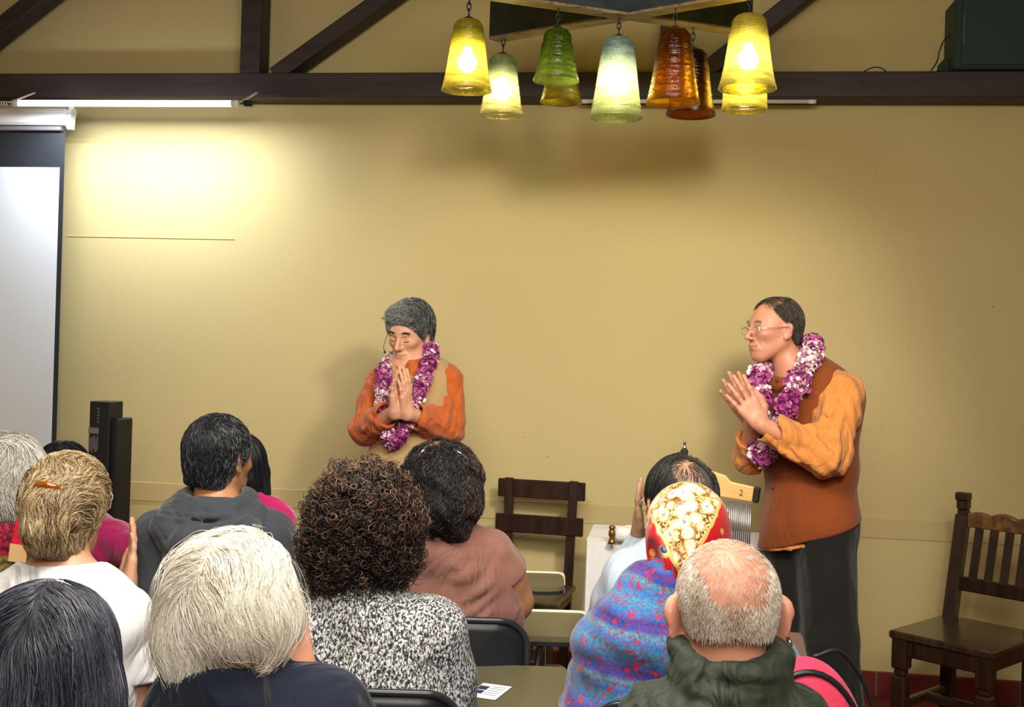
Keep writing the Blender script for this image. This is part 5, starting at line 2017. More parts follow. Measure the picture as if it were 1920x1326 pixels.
# ---- balding man in pale grey hoodie
f = Fig('balding person in a pale grey hooded top with fingers raised beside the head', 1273, 952, 3.12)
L = f.L
f.head(rotm(-14, 4), 1.08, neckto=L(1262, 1010, -.02))
f.seated(sw=.20, w=1.1, shz=L(1255, 1040)[2], sh=[L(1178, 1085, -.04), L(1352, 1082, -.02)], elbows=[L(1135, 1170, .05), L(1400, 1180, .05)], hands=[L(1196, 1020, .22), L(1340, 1120, .3)])
f.hand('hands', L(1196, 1012, .22), (.0, .05, 1), (.9, -.2, 0), (-.2, -.9, 0), 1.0, .06, .05)
simple_hands(f, (1,))
f.body_skin(BODY, skinmat('scalp_brown_skin', srgb(172, 130, 104)), .0055)
pale = cloth('pale_grey_fleece', srgb(176, 190, 206), fold=.4, fscale=7)
f.garment('grey_hooded_top', TORSO + ARMS, .018, pale, .006, cuts=[Z(.48, -1)], disp=[wrinkle(.003, 18, 16, 22, 4)], pad=.09)
hood_piece(f, pale, f.L(1265, 1052)[2])
lower(f)
hm_thin = hairmat('thin_dark_hair', [(0, (0.008, 0.008, 0.009)), (.7, (0.025, 0.023, 0.022)), (1, (0.09, 0.08, 0.075))], .35)
S = cap_of_hair(f, .008, (.03, .0), -.085, earr=(.026, .020, .030))
Rm, cc, kk = f.hd
S.frame(Rm, cc, kk).ell((.012, -.095, .098), (.064, .085, .078), .006, None, 's').frame()
hair(f, S, hm_thin, 4200, down, 8, .006, off=.003, rad=.0006, wob=.2, shell_tone=.1)
sd = []
rg = np.random.default_rng(5)
th_, ph_ = rg.random(2200) * 6.28, np.arccos(1 - .85 * rg.random(2200))
S2 = Solid().frame(Rm, cc, kk).ell((0, -.016, .032), (.0765, .0975, .0885), .01).frame()
sd = np.array([f.H((.076 * math.sin(b) * math.cos(a), -.016 + .097 * math.sin(b) * math.sin(a), .032 + .088 * math.cos(b))) for a, b in zip(th_, ph_)])
g_ = grow(S2, sd, lambda p, n: ((lambda q: down(q, n) @ Rm.T)(((p - cc) @ Rm) / kk)), 8, .008, off=.001, rad=.0004, wob=.12)
v_, q_, t_ = join([g_])
mk('hair', v_, q_, hm_thin, f.root, True, t_)
# spectacle lens showing at the temple
th = np.linspace(0, 2 * math.pi, 25)[:-1]
gp = MB().tube([f.H((-.045 - .0 + .02 * math.cos(a), .10 , .0 + .017 * math.sin(a))) for a in th], .001, 6, close=True).tube([f.H((.045 + .02 * math.cos(a), .10, .017 * math.sin(a))) for a in th], .001, 6, close=True)
gp.tube([f.H(q) for q in [(-.066, .10, .004), (-.084, .04, .006), (-.088, -.01, .006)]], .0012, 6).tube([f.H(q) for q in [(.066, .10, .004), (.084, .04, .006), (.088, -.01, .006)]], .0012, 6).tube([f.H(q) for q in [(-.025, .103, .004), (0, .110, .006), (.025, .103, .004)]], .001, 6)
gp.build('glasses', M['chrome'], f.root, True)

# ---- woman in red and gold headscarf and blue shawl
f = Fig('person in a red and gold paisley headscarf and a blue striped floral shawl', 1284, 1012, 2.48)
L = f.L
f.head(rotm(-8, 2), 1.0, neckto=L(1268, 1090, -.02), face=0)
f.seated(sw=.20, w=1.1, shz=L(1262, 1118)[2], sh=[L(1194, 1178, -.04), L(1380, 1172, -.02)], elbows=[L(1166, 1310, .02), L(1400, 1310, .02)])
simple_hands(f)
f.body_skin(BODY, skin_fair, .008)
lower(f)
# shawl print: bands of blue, turquoise and violet with red blossom sprays
sm_, sn, sb = nm('blue_floral_shawl')
v = coords(sn)
sp = sn.nodes.new('ShaderNodeSeparateXYZ')
nw = noise(sn, v, 5, 3, .5)
sn.links.new(v, sp.inputs[0])
zz = math_(sn, 'ADD', math_(sn, 'ADD', sp.outputs['Z'], math_(sn, 'MULTIPLY', sp.outputs['X'], .10)), math_(sn, 'MULTIPLY', nw, .05))
fr = math_(sn, 'FRACT', math_(sn, 'MULTIPLY', zz, 10.5))
band = ramp(sn, fr, [(0, srgb(40, 84, 190)), (.16, srgb(58, 50, 150)), (.28, srgb(30, 118, 200)), (.55, srgb(70, 160, 196)), (.72, srgb(28, 132, 214)), (.9, srgb(98, 168, 186)), (1, srgb(46, 70, 190))])
mot = ramp(sn, noise(sn, v, 160, 4, .6), [(.3, (.32, .36, .46)), (.7, (.95, .92, .95))])
band = mixc(sn, 1.0, band, mot, 'MULTIPLY')
vo = node(sn, 'ShaderNodeTexVoronoi', Scale=30.0)
wv = node(sn, 'ShaderNodeTexNoise', Scale=40.0, Detail=3.0)
sn.links.new(v, wv.inputs['Vector'])
vm = sn.nodes.new('ShaderNodeVectorMath')
vm.operation = 'MULTIPLY_ADD'
vm.inputs[1].default_value = (.05, .05, .05)
sn.links.new(wv.outputs['Color'], vm.inputs[0])
sn.links.new(v, vm.inputs[2])
sn.links.new(vm.outputs[0], vo.inputs['Vector'])
blos = ramp(sn, vo.outputs['Distance'], [(.17, (1, 1, 1)), (.24, (0, 0, 0))])
lines = noise(sn, vm.outputs[0], 34, 2, .4, 2.2)
vine = ramp(sn, math_(sn, 'ABSOLUTE', math_(sn, 'SUBTRACT', lines, .5)), [(.016, (1, 1, 1)), (.028, (0, 0, 0))])
redc = mixc(sn, vo.outputs['Color'], srgb(206, 30, 48), srgb(168, 20, 92))
c = mixc(sn, vine, band, srgb(150, 24, 70))
c = mixc(sn, blos, c, redc)
sn.links.new(c, sb.inputs['Base Color'])
sb.inputs['Roughness'].default_value = .85
sb.inputs['Sheen Weight'].default_value = .3
bump(sn, sb, noise(sn, coords(sn), 14, 3), .5, .02)


def shawl(S):
    x0, y0, z0 = f.nb
    S.cap([x0 - .05, y0 - .01, z0 - .03], [x0 + .06, y0 - .01, z0 - .03], .070, .070, .06)
    for i, sx in ((0, -1), (1, 1)):
        S.cap(f.sh[i] + [0, 0, -.02], f.el[i] + [sx * .02, .0, -.02], .085, .095, .07)
        S.cap(f.el[i], f.el[i] + [sx * .01, .12, -.10], .10, .09, .05)
    S.cap([x0 - .08, y0, z0 - .15], [x0 - .10, y0 - .02, .58], .13, .14, .08)
    S.cap([x0 + .08, y0, z0 - .15], [x0 + .10, y0 - .02, .58], .13, .14, .08)
    S.cap([x0, y0 + .04, z0 + .02], [x0, y0 + .1, z0 + .14], .055, .07, .02, 's')


f.garment('blue_shawl', TORSO, .02, sm_, .006, cuts=[Z(.47, -1)], extra=shawl, disp=[wrinkle(.007, 14, 16, 26, 2), wrinkle(.003, 40, 30, 50, 1)], pad=.14)
# scarf over the whole head, knot at the nape
cm, cn, cb = nm('paisley_scarf')
v = coords(cn)
Rm, cc, kk = f.hd
sp = cn.nodes.new('ShaderNodeSeparateXYZ')
cn.links.new(v, sp.inputs[0])
nz = noise(cn, v, 30, 2)
# the folded gold corner lies over the crown and points down to the left
dx_ = math_(cn, 'SUBTRACT', sp.outputs['X'], float(cc[0] - .025))
dz_ = math_(cn, 'ADD', math_(cn, 'SUBTRACT', sp.outputs['Z'], float(cc[2] - .055)), math_(cn, 'MULTIPLY', math_(cn, 'SUBTRACT', nz, .5), .03))
e1 = math_(cn, 'ADD', math_(cn, 'MULTIPLY', dx_, -1.75), dz_)
e2 = math_(cn, 'ADD', math_(cn, 'MULTIPLY', dx_, 2.1), dz_)
gold = math_(cn, 'GREATER_THAN', math_(cn, 'MINIMUM', e1, e2), 0.0)
vp = node(cn, 'ShaderNodeTexVoronoi', Scale=38.0)
cn.links.new(v, vp.inputs['Vector'])
vq = node(cn, 'ShaderNodeTexVoronoi', Scale=19.0)
cn.links.new(v, vq.inputs['Vector'])
ring = ramp(cn, vp.outputs['Distance'], [(.0, srgb(84, 86, 176)), (.18, srgb(130, 134, 205)), (.24, srgb(252, 246, 232)), (.46, srgb(252, 240, 214)), (.54, srgb(220, 150, 56)), (.66, srgb(120, 70, 26))])
lines = noise(cn, v, 85, 3, .5, 2.0)
gcol = mixc(cn, ramp(cn, lines, [(.50, (0, 0, 0)), (.56, (1, 1, 1))]), ring, srgb(252, 214, 150))
motif = ramp(cn, vq.outputs['Distance'], [(.33, (1, 1, 1)), (.35, (0, 0, 0))])
sel = math_(cn, 'GREATER_THAN', noise(cn, v, 14, 1), .50)
motif = math_(cn, 'MULTIPLY', motif, sel)
mcol = ramp(cn, vq.outputs['Distance'], [(0, srgb(96, 110, 190)), (.10, srgb(60, 56, 110)), (.14, srgb(40, 30, 40)), (.19, srgb(240, 224, 206)), (.27, srgb(236, 170, 80))])
base = mixc(cn, motif, srgb(200, 8, 20), mcol)
edge = math_(cn, 'LESS_THAN', math_(cn, 'ABSOLUTE', math_(cn, 'MINIMUM', e1, e2)), .007)
col = mixc(cn, gold, base, gcol)
col = mixc(cn, edge, col, srgb(244, 190, 110))
cn.links.new(col, cb.inputs['Base Color'])
cb.inputs['Roughness'].default_value = .38
cb.inputs['Sheen Weight'].default_value = .2
bump(cn, cb, noise(cn, coords(cn, (1, 1, .4), rot=(0, .5, 0)), 16, 2), .35, .012)
S = Solid().frame(Rm, cc, 1)
S.ell((0, -.02, .030), (.086, .108, .094), .02)
S.ell((0, -.035, -.035), (.078, .082, .070), .05)
S.cap((-.02, -.065, -.05), (-.035, -.085, -.115), .048, .026, .03)
S.cap((-.030, -.098, -.105), (-.005, -.105, -.180), .016, .010, .012)
S.cap((-.040, -.100, -.115), (-.078, -.095, -.118), .015, .009, .008)
# hanging fold on the left, open and pleats running to the knot
S.ell((-.066, -.060, -.040), (.024, .045, .080), .014, rotm(0, 0, -14))
S.ell((-.088, -.082, -.030), (.016, .034, .046), .006, rotm(0, 0, -14), 's')
S.chain([(-.050, -.112, .035), (-.052, -.122, -.03), (-.040, -.108, -.105)], [.006, .010, .010], .008)
S.chain([(-.015, -.124, .02), (-.028, -.124, -.05), (-.036, -.104, -.110)], [.005, .009, .010], .008)
S.chain([(.066, -.075, .045), (.030, -.118, -.005), (-.028, -.110, -.085)], [.004, .008, .010], .008)
S.chain([(.070, -.070, -.01), (.030, -.108, -.055), (-.024, -.104, -.100)], [.004, .008, .008], .008)
S.half((0, .055, .0), (0, 1, -.25), .01)
S.frame()
V, Q = skin(S, cc - .25, cc + .2, .004)
V = relax(V, Q, 1, .4)
mk('paisley_headscarf', V, Q, cm, f.root, True)
mk_green = cloth('dark_green_collar', (0.02, 0.10, 0.08))
f.garment('green_collar', ['neck'], .012, mk_green, .006, cuts=[((0, 0, f.nb[2] + .045), (0, 0, 1)), ((0, 0, f.nb[2] - .05), (0, 0, -1))])

# ---- dark-haired person, bottom left corner
f = Fig('person with blue-black straight hair seen from above in the lower left corner', 92, 1262, 1.66)
L = f.L
f.head(rotm(-4, 4), 1.02, neckto=L(92, 1420, -.02), face=0)
f.seated(sw=.185, shz=L(92, 1460)[2], sh=[L(-120, 1480, -.03), L(250, 1445, -.03)])
simple_hands(f)
f.body_skin(BODY, skin_tan, .008)
blackj = cloth('black_knit', (0.012, 0.013, 0.018), fold=.4)
f.garment('black_cardigan', TORSO + ARMS, .018, blackj, .008, cuts=[Z(.50, -1)], extra=plaincollar(f, r=.075, hole=.062), disp=[wrinkle(.003, 22, 16, 28, 1)], pad=.06)
lower(f)
hm_bb = hairmat('blue_black_hair', [(0, (0.006, 0.006, 0.012)), (.5, (0.028, 0.028, 0.050)), (.85, (0.10, 0.10, 0.15)), (1, (0.36, 0.36, 0.42))], .33, .7)
Rm, cc, kk = f.hd
S = Solid().frame(np.eye(3), cc, 1)
S.ell((0, -.022, .036), (.094, .112, .094), .03)
S.ell((.0, -.045, -.05), (.108, .085, .10), .05)
S.cap((-.02, -.07, -.06), (-.01, -.085, -.20), .085, .07, .05)
S.cap((.055, -.04, -.04), (.075, -.05, -.17), .05, .045, .04)
S.half((0, .055, 0), (0, 1, -.35), .02)
S.frame()


def side_part(p, n):
    d = np.zeros_like(p)
    top = sstep(.03, .11, p[:, 2])
    d[:, 0] = np.tanh((p[:, 0] - .004) * 90) * top * .8
    d[:, 2] = -1.0 + .6 * top
    d[:, 1] = -.35 * top
    return d


hair(f, S, hm_bb, 10500, side_part, 14, .013, lo=cc - .32, hi=cc + .2, off=.004, rad=.00055, wob=.07, swirl=.10, h=.006, shell_tone=.2, curl=.001, freq=35)

# ---- white-haired woman, foreground
f = Fig('person with chin-length white blonde hair and a navy jacket, hand at the cheek', 438, 1142, 1.88)
L = f.L
f.head(rotm(24, 3, 4), .94, neckto=L(430, 1270, -.02), face=1)
f.seated(sw=.20, w=1.1, shz=L(460, 1318)[2], sh=[L(350, 1345, -.04), L(606, 1340, -.02)], elbows=[L(300, 1480, .0), L(680, 1480, .0)], hands=[L(380, 1500, .25), L(560, 1262, .12)])
f.hand('hands', L(566, 1268, .07), L(515, 1168, .05) - L(566, 1268, .07), (-.6, .3, .2), (.2, 1, 0), 1.0, .35, .02)
simple_hands(f, (0,))
f.body_skin(BODY, skin_pink, .005)
navy = cloth('navy_canvas', srgb(20, 27, 46), fold=.6, fscale=8)


def stand(f, r=.07, zs=(0, .03), rt=.02, dy=.0, hole=.06, y=1.0):
    """Standing collar built of soft stacked folds."""
    def g(S):
        c = f.nb + np.array([0, dy, 0])
        for i, z in enumerate(zs):
            S.chain(ringpts(c + [0, .003 * i, z], r * (1 - .012 * i), r * y * (1 - .012 * i), 16, .010), rt * (1 - .02 * i), .010)
        S.cap(c + [0, .0, zs[0] + .02], c + [0, .01, .18], hole, hole + .006, .004, 's')
    return g


f.garment('navy_jacket', TORSO + ARMS, .022, navy, .006, cuts=[Z(.48, -1)], extra=stand(f, .074, (-.02, .004, .026), .020, hole=.053), disp=[wrinkle(.004, 20, 16, 24, 3.3)], pad=.08)
lower(f)
patch_on(f, 'white_tag', [(316, 1268, -.098), (351, 1266, -.100), (350, 1277, -.102), (316, 1279, -.100)], M['paper'], 0, th=.002)
hm_wb = hairmat('white_blonde_hair', [(0, (0.44, 0.37, 0.27)), (.3, (0.74, 0.68, 0.56)), (.7, (0.93, 0.90, 0.82)), (1, (0.99, 0.98, 0.95))], .42)
Rm, cc, kk = f.hd
S = Solid().frame(rotm(10), cc + [0, 0, .012], .88)
S.ell((-.000, -.020, .035), (.094, .112, .094), .03)
S.ell((-.004, -.035, -.025), (.104, .100, .078), .05)
S.ell((.050, -.02, -.030), (.064, .085, .052), .04)
S.ell((-.050, -.03, -.065), (.056, .08, .065), .04)
S.cap((-.045, -.075, -.07), (-.035, -.085, -.115), .050, .034, .03)
S.half((0.0, .060, 0), (0, 1, -.3), .02)
S.disp.append(wrinkle(.003, 40, 30, 12, 1))
S.frame()


def bob(p, n):
    d = np.zeros_like(p)
    top = sstep(.00, .09, p[:, 2])
    part = p[:, 0] - .005 - .15 * p[:, 1] * 0
    d[:, 0] = np.tanh(part * 60) * (.9 * top + .15)
    d[:, 1] = -.45 * top
    d[:, 2] = -1.1 + .8 * top
    under = sstep(-.07, -.12, p[:, 2])
    d[:, 0] *= (1 - 1.6 * under)
    return d


rg = np.random.default_rng(2)
V, Q = skin(S, cc - .25, cc + .2, .008)
sd = V[rg.integers(0, len(V), 420)]
fly = grow(S, sd, lambda p, n: bob(p - cc, n) + np.array([0, 0, .2]), 16, .011, off=.014, rad=.00035, wob=.25, swirl=.5, curl=.004, freq=30, stick=.3, rng=rg)
hair(f, S, hm_wb, 12000, bob, 14, .0105, lo=cc - .25, hi=cc + .2, off=.006, rad=.00065, wob=.07, swirl=.32, h=.005, shell_tone=.5, curl=.003, freq=30, extra=[fly])

# ---- bald man, foreground right
f = Fig('person with a bald crown, cropped white hair and large ears in a dark green jacket', 1361, 1156, 1.83)
L = f.L
f.head(rotm(-2, 6, -1), .98, neckto=L(1352, 1290, -.01), ear=1.38, earout=18, wide=1.0)
f.seated(sw=.20, w=1.15, shz=L(1355, 1340)[2], sh=[L(1236, 1388, -.03), L(1478, 1380, -.03)], armr=1.1)
simple_hands(f)
f.body_skin(BODY, skin_pink, .004)
green = cloth('dark_green_nylon', srgb(50, 58, 48), .6, fold=.7, fscale=10, sheen=.05)
f.garment('green_jacket', TORSO + ARMS, .024, green, .005, cuts=[Z(.48, -1)], extra=stand(f, .078, (-.02, .010, .040, .068), .020, hole=.055), disp=[wrinkle(.0035, 16, 20, 44, 2), wrinkle(.0015, 60, 40, 110, 1)], pad=.09)
lower(f)
MB().tube([f.H(q) for q in [(.094, -.014, -.030), (.099, -.018, -.040), (.095, -.012, -.050)]], .004, 8).build('hearing_aid', M['chrome'], f.root, True)
hm_crop = hairmat('cropped_white_hair', [(0, (0.36, 0.27, 0.20)), (.5, (0.64, 0.55, 0.45)), (1, (0.93, 0.89, 0.82))], .5)
Rm, cc, kk = f.hd
S = Solid().frame(Rm, cc, kk).ell((0, -.017, .032), (.0785, .098, .089), .02).cap((0, -.045, -.02), (0, -.05, -.07), .050, .046, .03).frame()
V, Q = skin(S, cc - .16, cc + .16, .005)
q = ((V - cc) @ Rm) / kk
crown = np.sqrt((q[:, 0] / .058) ** 2 + ((q[:, 1] + .045) / .080) ** 2)
okm = (q[:, 1] < .03) & (q[:, 2] > -.020) & ~((crown < 1.0) & (q[:, 2] > .03)) & ~((np.abs(q[:, 0]) > .062) & (np.abs(q[:, 1] + .005) < .022) & (q[:, 2] < .035))
pk = V[okm]
rg = np.random.default_rng(3)
sd = pk[rg.integers(0, len(pk), 11000)] + rg.normal(size=(11000, 3)) * .003
thin = V[(crown < 1.0) & (q[:, 2] > .03) & (q[:, 1] < .03)]
sd2 = thin[rg.integers(0, len(thin), 1500)] + rg.normal(size=(1500, 3)) * .003
W_ = lambda p, n: down(((p - cc) @ Rm) / kk, n) @ Rm.T
g1 = grow(S, sd, W_, 5, .0025, lift=.30, off=.0004, rad=.00040, wob=.35)
g2 = grow(S, sd2, W_, 5, .0022, lift=.22, off=.0003, rad=.00026, wob=.4)
v_, q_, t_ = join([g1, g2])
mk('cropped_hair', v_, q_, hm_crop, f.root, True, t_)
# ------------------------------------------------------------------ furniture
def at(px, py, t, z=None):
    q = P(px, py, t)
    if z is not None: q[2] = z
    return q


def rrect(w_, h_, r, n=5):
    out = []
    for cx, cy, a0 in ((w_ - r, h_ - r, 0), (-w_ + r, h_ - r, 90), (-w_ + r, -h_ + r, 180), (w_ - r, -h_ + r, 270)):
        for i in range(n + 1):
            a = math.radians(a0 + 90 * i / n)
            out.append((cx + r * math.cos(a), cy + r * math.sin(a)))
    return out


def shell(w_, h_, r, bowx, bowy, th, n=5, rings=6):
    """Curved moulded panel in XZ, thick th along Y (front at +Y)."""
    o = np.array(rrect(w_, h_, r, n))
    V, F = [], []
    k = len(o)
    def pt(a, b, off): return (a, off - bowx * (a / w_) ** 2 * -1 + bowy * (b / h_) ** 2, b)
    for sgn, off in ((0, 0.0), (1, th)):
        for j in range(rings):
            u = 1 - j / rings
            for a, b in o:
                V.append(pt(a * u, b * u, off))
        V.append(pt(0, 0, off))
    m_ = rings * k + 1
    for s_ in (0, 1):
        for j in range(rings - 1):
            for i in range(k):
                q = [s_ * m_ + j * k + i, s_ * m_ + j * k + (i + 1) % k, s_ * m_ + (j + 1) * k + (i + 1) % k, s_ * m_ + (j + 1) * k + i]
                F.append(q if s_ == 0 else q[::-1])
        for i in range(k):
            q = [s_ * m_ + (rings - 1) * k + i, s_ * m_ + (rings - 1) * k + (i + 1) % k, s_ * m_ + m_ - 1]
            F.append(q if s_ == 0 else q[::-1])
    for i in range(k):
        F.append([i, m_ + i, m_ + (i + 1) % k, (i + 1) % k])
    return np.array(V), F


def writing_chair(loc, label, tablet=True, back_top=.80, tabm=None, rz=0.0, group='writing chairs of the audience', edge=True, tilt=0.0, tabx=.30, taby=.28, tabw=.125, tabh=.17):
    root = empty('writing_chair', (loc[0], loc[1], 0), YAW + rz, label, 'chair', group)
    V, F = shell(.205, .15, .07, .035, .0, .012)
    MB().add(V, F).build('backrest', M['black'], root, True, loc=(0, -.225, back_top - .15))
    o = [(a, .035 * (a / .205) ** 2 - .004, b) for a, b in rrect(.208, .153, .072, 7)]
    MB().tube(o, .0085, 8, close=True).build('backrest_rim', M['blackrim'], root, True, loc=(0, -.219, back_top - .15))
    V, F = shell(.205, .20, .07, .0, .0, .014)
    V = V[:, [0, 2, 1]] * [1, 1, 1]
    V[:, 2] = V[:, 2] - .012 * (1 - (V[:, 0] / .21) ** 2)
    MB().add(V, [q[::-1] for q in F]).build('seat', M['black'], root, True, loc=(0, -.015, .425))
    for x in (-1, 1):
        MB().tube(spline([(x * .17, -.20, .415), (x * .175, -.235, .50), (x * .165, -.222, back_top - .18)], 10), .011, 8).build('back_post', M['steel'], root, True)
        MB().tube([(x * .17, .16, .415), (x * .20, .20, .012), (x * .20, .20, .0)], .0125, 8).build('leg', M['steel'], root, True)
        MB().tube([(x * .17, -.18, .415), (x * .21, -.27, .012), (x * .21, -.27, .0)], .0125, 8).build('leg', M['steel'], root, True)
        MB().tube([(x * .17, .16, .412), (x * .17, -.18, .412)], .011, 8).build('seat_rail', M['steel'], root, True)
    # book basket under the seat
    bm = MB()
    for i in range(6): bm.tube([(-.16, -.15 + .06 * i, .30), (.16, -.15 + .06 * i, .30)], .003, 5)
    bm.tube([(-.16, -.16, .30), (.16, -.16, .30), (.16, .16, .30), (-.16, .16, .30)], .005, 6, close=True)
    for x in (-1, 1): bm.tube([(x * .16, 0, .30), (x * .17, 0, .412)], .004, 5)
    bm.build('book_basket', M['steel'], root, True)
    if tablet:
        w_, h_ = tabw, tabh
        out = [(-w_, -h_ * .9), (-w_ * .2, -h_), (w_ * .55, -h_ * .98), (w_ * .9, -h_ * .80), (w_, -h_ * .45), (w_, h_ * .8), (w_ * .92, h_ * .95), (w_ * .75, h_), (-w_ * .9, h_), (-w_, h_ * .9)]
        out = [tuple(q) for q in spline([out[-1]] + out + [out[0]], 60)[:-5]]
        tb = MB().prism(out, .016, (0, 0, 0), (1, 0, 0), (0, 1, 0)).build('tablet', tabm or M['tabl'], root, loc=(tabx, taby, .675), bev=.003)
        if tilt: tb.rotation_euler = (tilt, 0, 0)
        MB().prism([(a * 1.02, b * 1.02) for a, b in out], .012, (0, 0, -.0115), (1, 0, 0), (0, 1, 0)).build('underside', M['blackrim'], tb, bev=.003)
        if edge:
            e = [(a, b, .010) for a, b in out if b > h_ * .60 or a > w_ * .93]
            e = [(-w_ * .85, h_, .012), (w_ * .7, h_, .012), (w_ * .95, h_ * .93, .012), (w_ * 1.01, h_ * .7, .010), (w_ * 1.01, -h_ * .3, .008)]
            MB().tube(spline(e, 30), [.009] * 20 + list(np.linspace(.009, .003, 10)), 8).build('cream_edge_band', M['cream'], tb, True)
        MB().tube(spline([(.18, .02, .41), (.25, .03, .50), (tabx - .02, taby - .06, .64), (tabx, taby, .668)], 14), .013, 8).build('tablet_arm', M['steel'], root, True)
        MB().tube([(.18, -.14, .41), (tabx - .03, taby - .14, .62), (tabx - .02, taby - .10, .668)], .011, 8).build('tablet_brace', M['steel'], root, True)
    return root


def under(px, t, dx=0.0, dy=0.0):
    q = P(px, 1000, t)
    return q + rt0 * dx + fwd * dy


writing_chair(under(846, 3.13), 'black writing chair under the person in mauve, olive tablet beyond the elbow', tabx=.275, taby=.25, tilt=.05, tabh=.125, tabw=.115)
writing_chair(under(700, 2.56), 'black writing chair of the person with big curls, leaflet on its olive tablet', edge=False, tabx=.305, taby=.20, tabw=.145, back_top=.785)
writing_chair(under(1262, 3.12), 'black writing chair under the person in the pale grey hooded top', tablet=False, back_top=.86)
writing_chair(under(1284, 2.48), 'black writing chair under the blue floral shawl, brown tablet at its right', tabm=M['tablb'], edge=False, tabx=.30, taby=.30, tabw=.06, tilt=.75)
writing_chair(under(408, 3.05), 'black writing chair under the person in the charcoal hooded sweatshirt', tablet=False, back_top=.74)
writing_chair(under(120, 2.62), 'black writing chair under the person in the white T-shirt', tablet=False, back_top=.78)
writing_chair(under(436, 1.88), 'black writing chair under the person in the navy jacket', tablet=False, back_top=.74)
writing_chair(under(92, 1.66), 'black writing chair under the person in the lower left corner', tablet=False, back_top=.72)
writing_chair(under(1361, 1.83), 'black writing chair under the person in the dark green jacket', tablet=False, back_top=.74)
writing_chair(under(14, 3.15), 'black writing chair under the person in the patchwork top', tablet=False, back_top=.74)
writing_chair(under(118, 3.72), 'black writing chair under the person in the magenta fleece', tablet=False, back_top=.70)
writing_chair(under(448, 3.75), 'black writing chair under the person in the magenta jacket', tablet=False, back_top=.70)
writing_chair(under(872, 3.98), 'empty black writing chair before the ladder-back chair, cream edge on its tablet', tabx=.22, taby=.02, tabw=.12, back_top=.60, tabh=.12)
wb = writing_chair(under(1530, 2.28), 'tan-backed writing chair with a pink bag, beside the dark green jacket', tablet=False, back_top=.80)
for ch_ in wb.children:
    if ch_.name.startswith('backrest'):
        ch_.data.materials.clear()
        ch_.data.materials.append(M['tabl'])

# leaflet lying on the tablet
q = P(918, 1268, 2.70)
lf = empty('leaflet', (q[0], q[1], .6925), YAW - .35, 'white leaflet with navy printed corner lying on an olive writing tablet', 'leaflet')
MB().box((0, 0, .0006), (.036, .055, .0006), b=.0002).build('sheet', M['paper'], lf)
MB().box((-.022, .018, .0014), (.012, .014, .0003), b=.0001).build('printed_block', M['navy'], lf)
MB().box((-.022, -.014, .0014), (.012, .012, .0003), b=.0001).build('printed_block', M['navy'], lf)
tl = MB()
for i in range(5): tl.box((.012, .036 - .016 * i, .0014), (.016, .0012, .0002), b=.0001)
tl.build('printed_lines', M['label'], lf)

# ladder-back wooden chair by the wall
c0 = at(990, 1100, 4.93)
lad = empty('ladder_back_chair', (c0[0], c0[1], 0), -0.10, 'dark wooden ladder-back chair with two broad slats standing by the wall', 'chair')
wl = M['dwood']


def bar_(name, a, b, w_, d, mt=None, root=lad, up=(0, 1, 0), bev=.004):
    MB().bar(a, b, w_, d, up, bev).build(name, mt or wl, root)


for x in (-1, 1):
    bar_('back_post', (x * .125, .16, 0), (x * .145, .21, .90), .040, .030)
    bar_('leg', (x * .135, -.20, 0), (x * .135, -.20, .43), .036, .036)
    bar_('side_rail', (x * .135, -.20, .40), (x * .135, .175, .40), .022, .045, up=(1, 0, 0))
for z0, z1 in ((.815, .895), (.665, .745)):
    bar_('back_slat', (-.195, .183 + .03 * (z0 > .8), (z0 + z1) / 2), (.195, .183 + .03 * (z0 > .8), (z0 + z1) / 2), z1 - z0, .018)
MB().box((0, -.01, .44), (.17, .20, .013), b=.006).build('seat', M['swood'], lad)
bar_('front_rail', (-.135, -.20, .38), (.135, -.20, .38), .05, .02)
bar_('stretcher', (-.135, -.20, .20), (.135, -.20, .20), .03, .02)

# carved dark chair at the right
ca = P(1690, 1200, 4.40)
cw = empty('carved_chair', (0, 0, 0), 0, 'dark carved wooden chair with scalloped worn crest rail at the right', 'chair')
F0 = onp = None


def floorpt(px, py, z):
    d = fwd + (px - 960) / FPX * camR + (HOR - py) / FPX * camU
    return camC + d * ((z - EYE) / d[2])


zs_ = .45
fl_ = floorpt(1670, 1190, zs_)
an_ = math.radians(-47)
ex = rt0 * math.cos(an_) + fwd * math.sin(an_)
ey = np.cross(upv, ex)
wx_, dp = .38, .43
root_ = fl_ + ex * wx_ / 2 + ey * dp / 2
cw.location = (root_[0], root_[1], 0)
cw.rotation_euler = (0, 0, math.atan2(ex[1], ex[0]))


def legprof(x, y, name='leg'):
    mb = MB()
    for z0, z1, w_ in ((0, .05, .020), (.05, .30, .027), (.30, .325, .021), (.325, .44, .029)):
        mb.box((x, y, (z0 + z1) / 2), (w_, w_, (z1 - z0) / 2), b=.007)
    return mb.build(name, wl, cw, bev=0)


